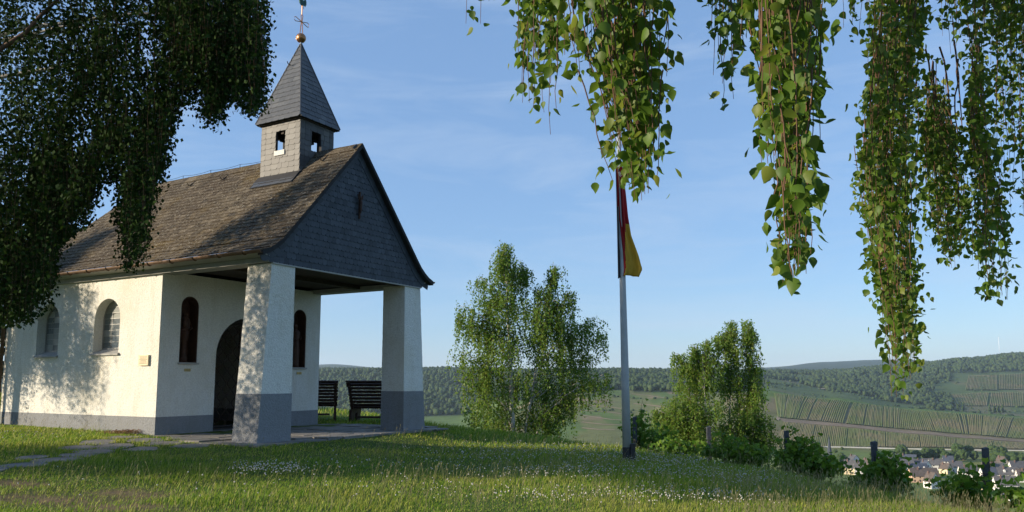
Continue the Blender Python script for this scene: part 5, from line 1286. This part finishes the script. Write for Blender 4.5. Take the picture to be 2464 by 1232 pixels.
HS = [
 (2046,1141,20,24,5.5,5.5,60,1,0,'grey-roofed house with cream wall left of the middle vine'),
 (2070,1143,22,26,5.5,5.5,75,0,3,'steep grey-roofed house tight against the middle vine'),
 (2088,1132,18,20,5.0,4.5,20,0,2,'white-walled house half hidden by the middle vine'),
 (2055,1122,26,22,5.0,4.5,10,0,0,'grey-roofed house at the back of the left roof cluster'),
 (2183,1117,24,40,4.5,4.0,62,3,1,'house with brick gable and blue slate roof right of the middle vine'),
 (2186,1126,16,18,4.0,3.5,20,4,2,'orange-rendered house front among the grey roofs'),
 (2172,1130,28,46,5.0,4.5,85,0,3,'long grey roof right of the middle vine'),
 (2218,1129,24,44,4.6,4.2,80,0,0,'long low slate roof in the middle of the village'),
 (2200,1150,32,60,5.2,5.5,88,0,1,'blue slate roof with a row of white dormers',4),
 (2228,1138,20,22,5.0,4.8,8,0,1,'blue slate house with gable towards the hill'),
 (2222,1160,30,62,5.0,5.2,84,4,2,'reddish-brown long roof above the white gable'),
 (2243,1175,26,26,5.2,5.6,12,0,2,'white gable house at the lower middle of the village'),
 (2252,1131,20,30,4.8,4.4,80,0,3,'white-walled house with hipped grey roof beyond the blue roof'),
 (2282,1124,18,22,5.4,4.0,70,0,1,'small white and blue house by the orchard trees'),
 (2276,1140,18,22,4.4,4.0,25,1,2,'cream gable house left of the right vine'),
 (2300,1136,20,28,4.6,4.2,75,0,0,'grey-roofed house with pale wall behind the right vine'),
 (2376,1141,16,22,5.6,4.2,15,2,2,'bright yellow house right of the rightmost post'),
 (2395,1141,18,34,4.6,4.2,80,0,3,'brown-grey roof adjoining the yellow house'),
 (2412,1129,20,24,5.2,5.2,5,1,2,'cream gable house below the dark tree'),
 (2450,1138,22,36,4.8,4.6,82,0,0,'slate roof at the far right of the village'),
 (2384,1155,24,44,4.8,4.6,86,0,1,'blue-grey slate roof below the yellow house'),
 (2425,1156,24,46,4.8,4.8,84,0,3,'pale slate roof with dormers behind the big white house',2),
 (2382,1182,22,34,5.4,5.0,84,1,0,'grey-roofed house with cream wall at lower right',),
 (2420,1187,26,50,6.0,5.0,82,0,3,'big white two-storey house near the right edge'),
 (2424,1204,14,18,4.0,2.6,30,0,1,'small white outbuilding below the big white house'),
 (2330,1150,22,40,4.8,4.6,80,0,0,'slate roof behind the right vine'),
 (2470,1160,24,40,4.8,4.6,75,0,2,'brown roof cut by the right edge'),
 (2135,1128,22,40,4.8,4.6,80,0,0,'slate roof just behind the middle vine'),
]
for h in HS: house(*h)
# church
p = hit(1998, 1130, 250); d = p[1]; e = empty('church', (p[0], p[1], p[2])); e.rotation_euler = (0, 0, .3); tag(e, 'village church with slim slate spire and pale tower', 'church')
k_ = d/1888; ztip = 1.15 + (916-1044)*k_ - p[2]; zb_ = 1.15 + (916-1097)*k_ - p[2]; hw = 6.0*k_*1.05
MB().box(-hw, hw, -hw, hw, -1, zb_).build('tower', simple('church_render', (.70,.58,.46), .9, 0, .1, .5), e)
MB().add([(hw*1.05*math.cos(q), hw*1.05*math.sin(q), zb_) for q in np.arange(8)*math.pi/4+.39] + [(0,0,ztip)], [tuple(range(8))[::-1]] + [(i, (i+1) % 8, 8) for i in range(8)]).build('spire', simple('church_slate', (.045,.055,.075), .6), e)
MB().lathe([(0,.02),(.25,.3),(.5,.02),(1.4,.06),(1.5,.02)], (0,0,ztip-.1), 8).build('gilt_knob', M['brass'], e)
for q in range(4):
    o = MB().box(-.5, .5, -hw-.05, -hw+.1, zb_-2.6, zb_-.8).build('belfry_opening', simple('red_shutter', (.25,.06,.04), .8), e); o.rotation_euler = (0, 0, q*math.pi/2)
MB().prism([(-5,-1),(5,-1),(5,6),(0,11),(-5,6)], 1, hw+.1, hw+20).build('nave', ROOFS[0], e)

# trees down in the valley: one by one
def vtree(px, yb, w, h, label, kind=0, name='valley_tree'):
    p = hit(px, yb, 250); k_ = p[1]/1888; R_, H_ = w*k_/2, h*k_; e = empty(name, (p[0], p[1], p[2])); tag(e, label, 'tree', 'trees around the village')
    V, F = tube([(0,0,-.5),(0,0,H_*.5)], [R_*.12, R_*.06], 6); mk('trunk', V, F, M['twig'], e)
    n = 70; q = g.uniform(0, 6.28, n); cz = g.uniform(-1, 1, n); rad = np.sqrt(1-cz**2)*g.uniform(.55, 1, n)
    if kind == 0: P = np.stack([R_*.8*rad*np.cos(q), R_*.8*rad*np.sin(q), H_*.56 + cz*H_*.36], -1)
    else: t_ = g.random(n); r_ = R_*(1-t_)**.6*np.sqrt(g.random(n)); P = np.stack([r_*np.cos(q), r_*np.sin(q), H_*(.08+.9*t_)], -1)
    s = R_*g.uniform(.22, .42, n)*(1 if kind == 0 else .9); V, F = clumps(P, np.stack([s, s, s*(1 if kind == 0 else 1.8)], -1), .3); mk('crown', V, F, M['tree_leaf'], e)
VT = [(2172,1112,36,40,'broad dark tree behind the brick-gabled house'),(2148,1112,20,26,'small tree between the middle vine and the broad dark tree'),(2205,1110,26,24,'light green orchard tree right of the broad dark tree'),(2230,1108,28,30,'rounded orchard tree behind the middle roofs'),
 (2252,1108,26,30,'dark orchard tree left of the right vine'),(2275,1112,22,26,'bushy tree behind the small blue-roofed house'),(2296,1112,22,22,'tree by the right vine above the roofs'),(2318,1108,26,26,'dark tree hidden behind the right vine'),
 (2345,1108,20,22,'tree just left of the rightmost post'),(2404,1124,44,34,'large round dark tree above the cream gable house'),(2440,1116,36,26,'pale olive tree near the right edge'),(2462,1118,26,26,'tree at the right edge of the village'),
 (2305,1092,30,22,'hedge tree on the meadow edge by the wall'),(2330,1091,26,18,'second hedge tree on the meadow edge'),(2390,1092,28,18,'low round tree on the meadow behind the rightmost post'),(2412,1093,24,16,'low dark tree on the meadow right of the post'),
 (2265,1092,18,14,'small bush tree at the foot of the vineyard'),(2024,1112,20,22,'green tree beside the church spire'),(2034,1128,24,30,'dark tree in front of the church'),(2215,1118,14,12,'little tree among the middle roofs'),
 (2432,1136,30,16,'spreading shrub tree between the right roofs'),(2102,1110,20,24,'tree behind the middle post'),(2120,1108,20,22,'tree on the meadow beyond the middle vine'),(2010,1090,10,8,'tiny round tree on the meadow by the spire'),(2026,1083,8,7,'tiny tree in front of the pale wall')]
for v_ in VT: vtree(*v_)
for i, (px, yb, h) in enumerate(((2305,990,18),(2318,990,20),(2382,993,20),(2394,993,18),(2403,993,17),(2413,993,19),(2290,988,14))):
    vtree(px, yb, 8, h, ('first','second','third','fourth','fifth','sixth','shorter')[i] + ' slim poplar counted from the left in the row below the far right vineyards' if i < 6 else 'shortest slim poplar below the far right vineyards', 1, 'poplar')
# wind turbine on the far ridge
p = hit(2405, 846, 1500); k_ = p[1]/1888; e = empty('wind_turbine', (p[0], p[1], p[2])); tag(e, 'distant white wind turbine on the far right ridge', 'wind turbine')
th = 34*k_; WT = simple('turbine_white', (.85,.85,.85), .5)
MB().lathe([(-3,2.3),(th,1.5)], (0,0,0), 10).build('tower', WT, e, True)
MB().box(-1.2, 1.2, -3, 4, th-.5, th+2).build('nacelle', WT, e)
MB().lathe([(0,1.2),(1,1.0),(1.8,.2)], (0,0,0), 8).build('hub', WT, e).matrix_local = Matrix.Translation((0,-3.1,th+.8)) @ Matrix.Rotation(math.pi/2, 4, 'X')
for q in (.25, 2.34, 4.44):
    o = MB().hexa([(-.7,-.15,1),(.7,-.15,1),(.7,.15,1),(-.7,.15,1)], [(-.15,-.05,15*k_),(.15,-.05,15*k_),(.15,.05,15*k_),(-.15,.05,15*k_)]).build('blade', WT, e); o.matrix_local = Matrix.Translation((0,-3.6,th+.8)) @ Matrix.Rotation(q, 4, 'Y')

# ------------------------------------------------------------------ air
hz_ = MB().box(-8700, 8700, -8700, 8700, -76, 240).build('haze', None); hz_.data.materials.clear()
m = bpy.data.materials.new('haze'); m.use_nodes = True; t = m.node_tree; t.nodes.clear()
o_ = t.nodes.new('ShaderNodeOutputMaterial'); pv = t.nodes.new('ShaderNodeVolumePrincipled')
pv.inputs['Color'].default_value = (.66, .82, 1, 1); pv.inputs['Density'].default_value = .00007; pv.inputs['Anisotropy'].default_value = .2
t.links.new(pv.outputs[0], o_.inputs['Volume']); hz_.data.materials.append(m); tag(hz_, 'thin bluish air over the valley', 'haze', kind='stuff')
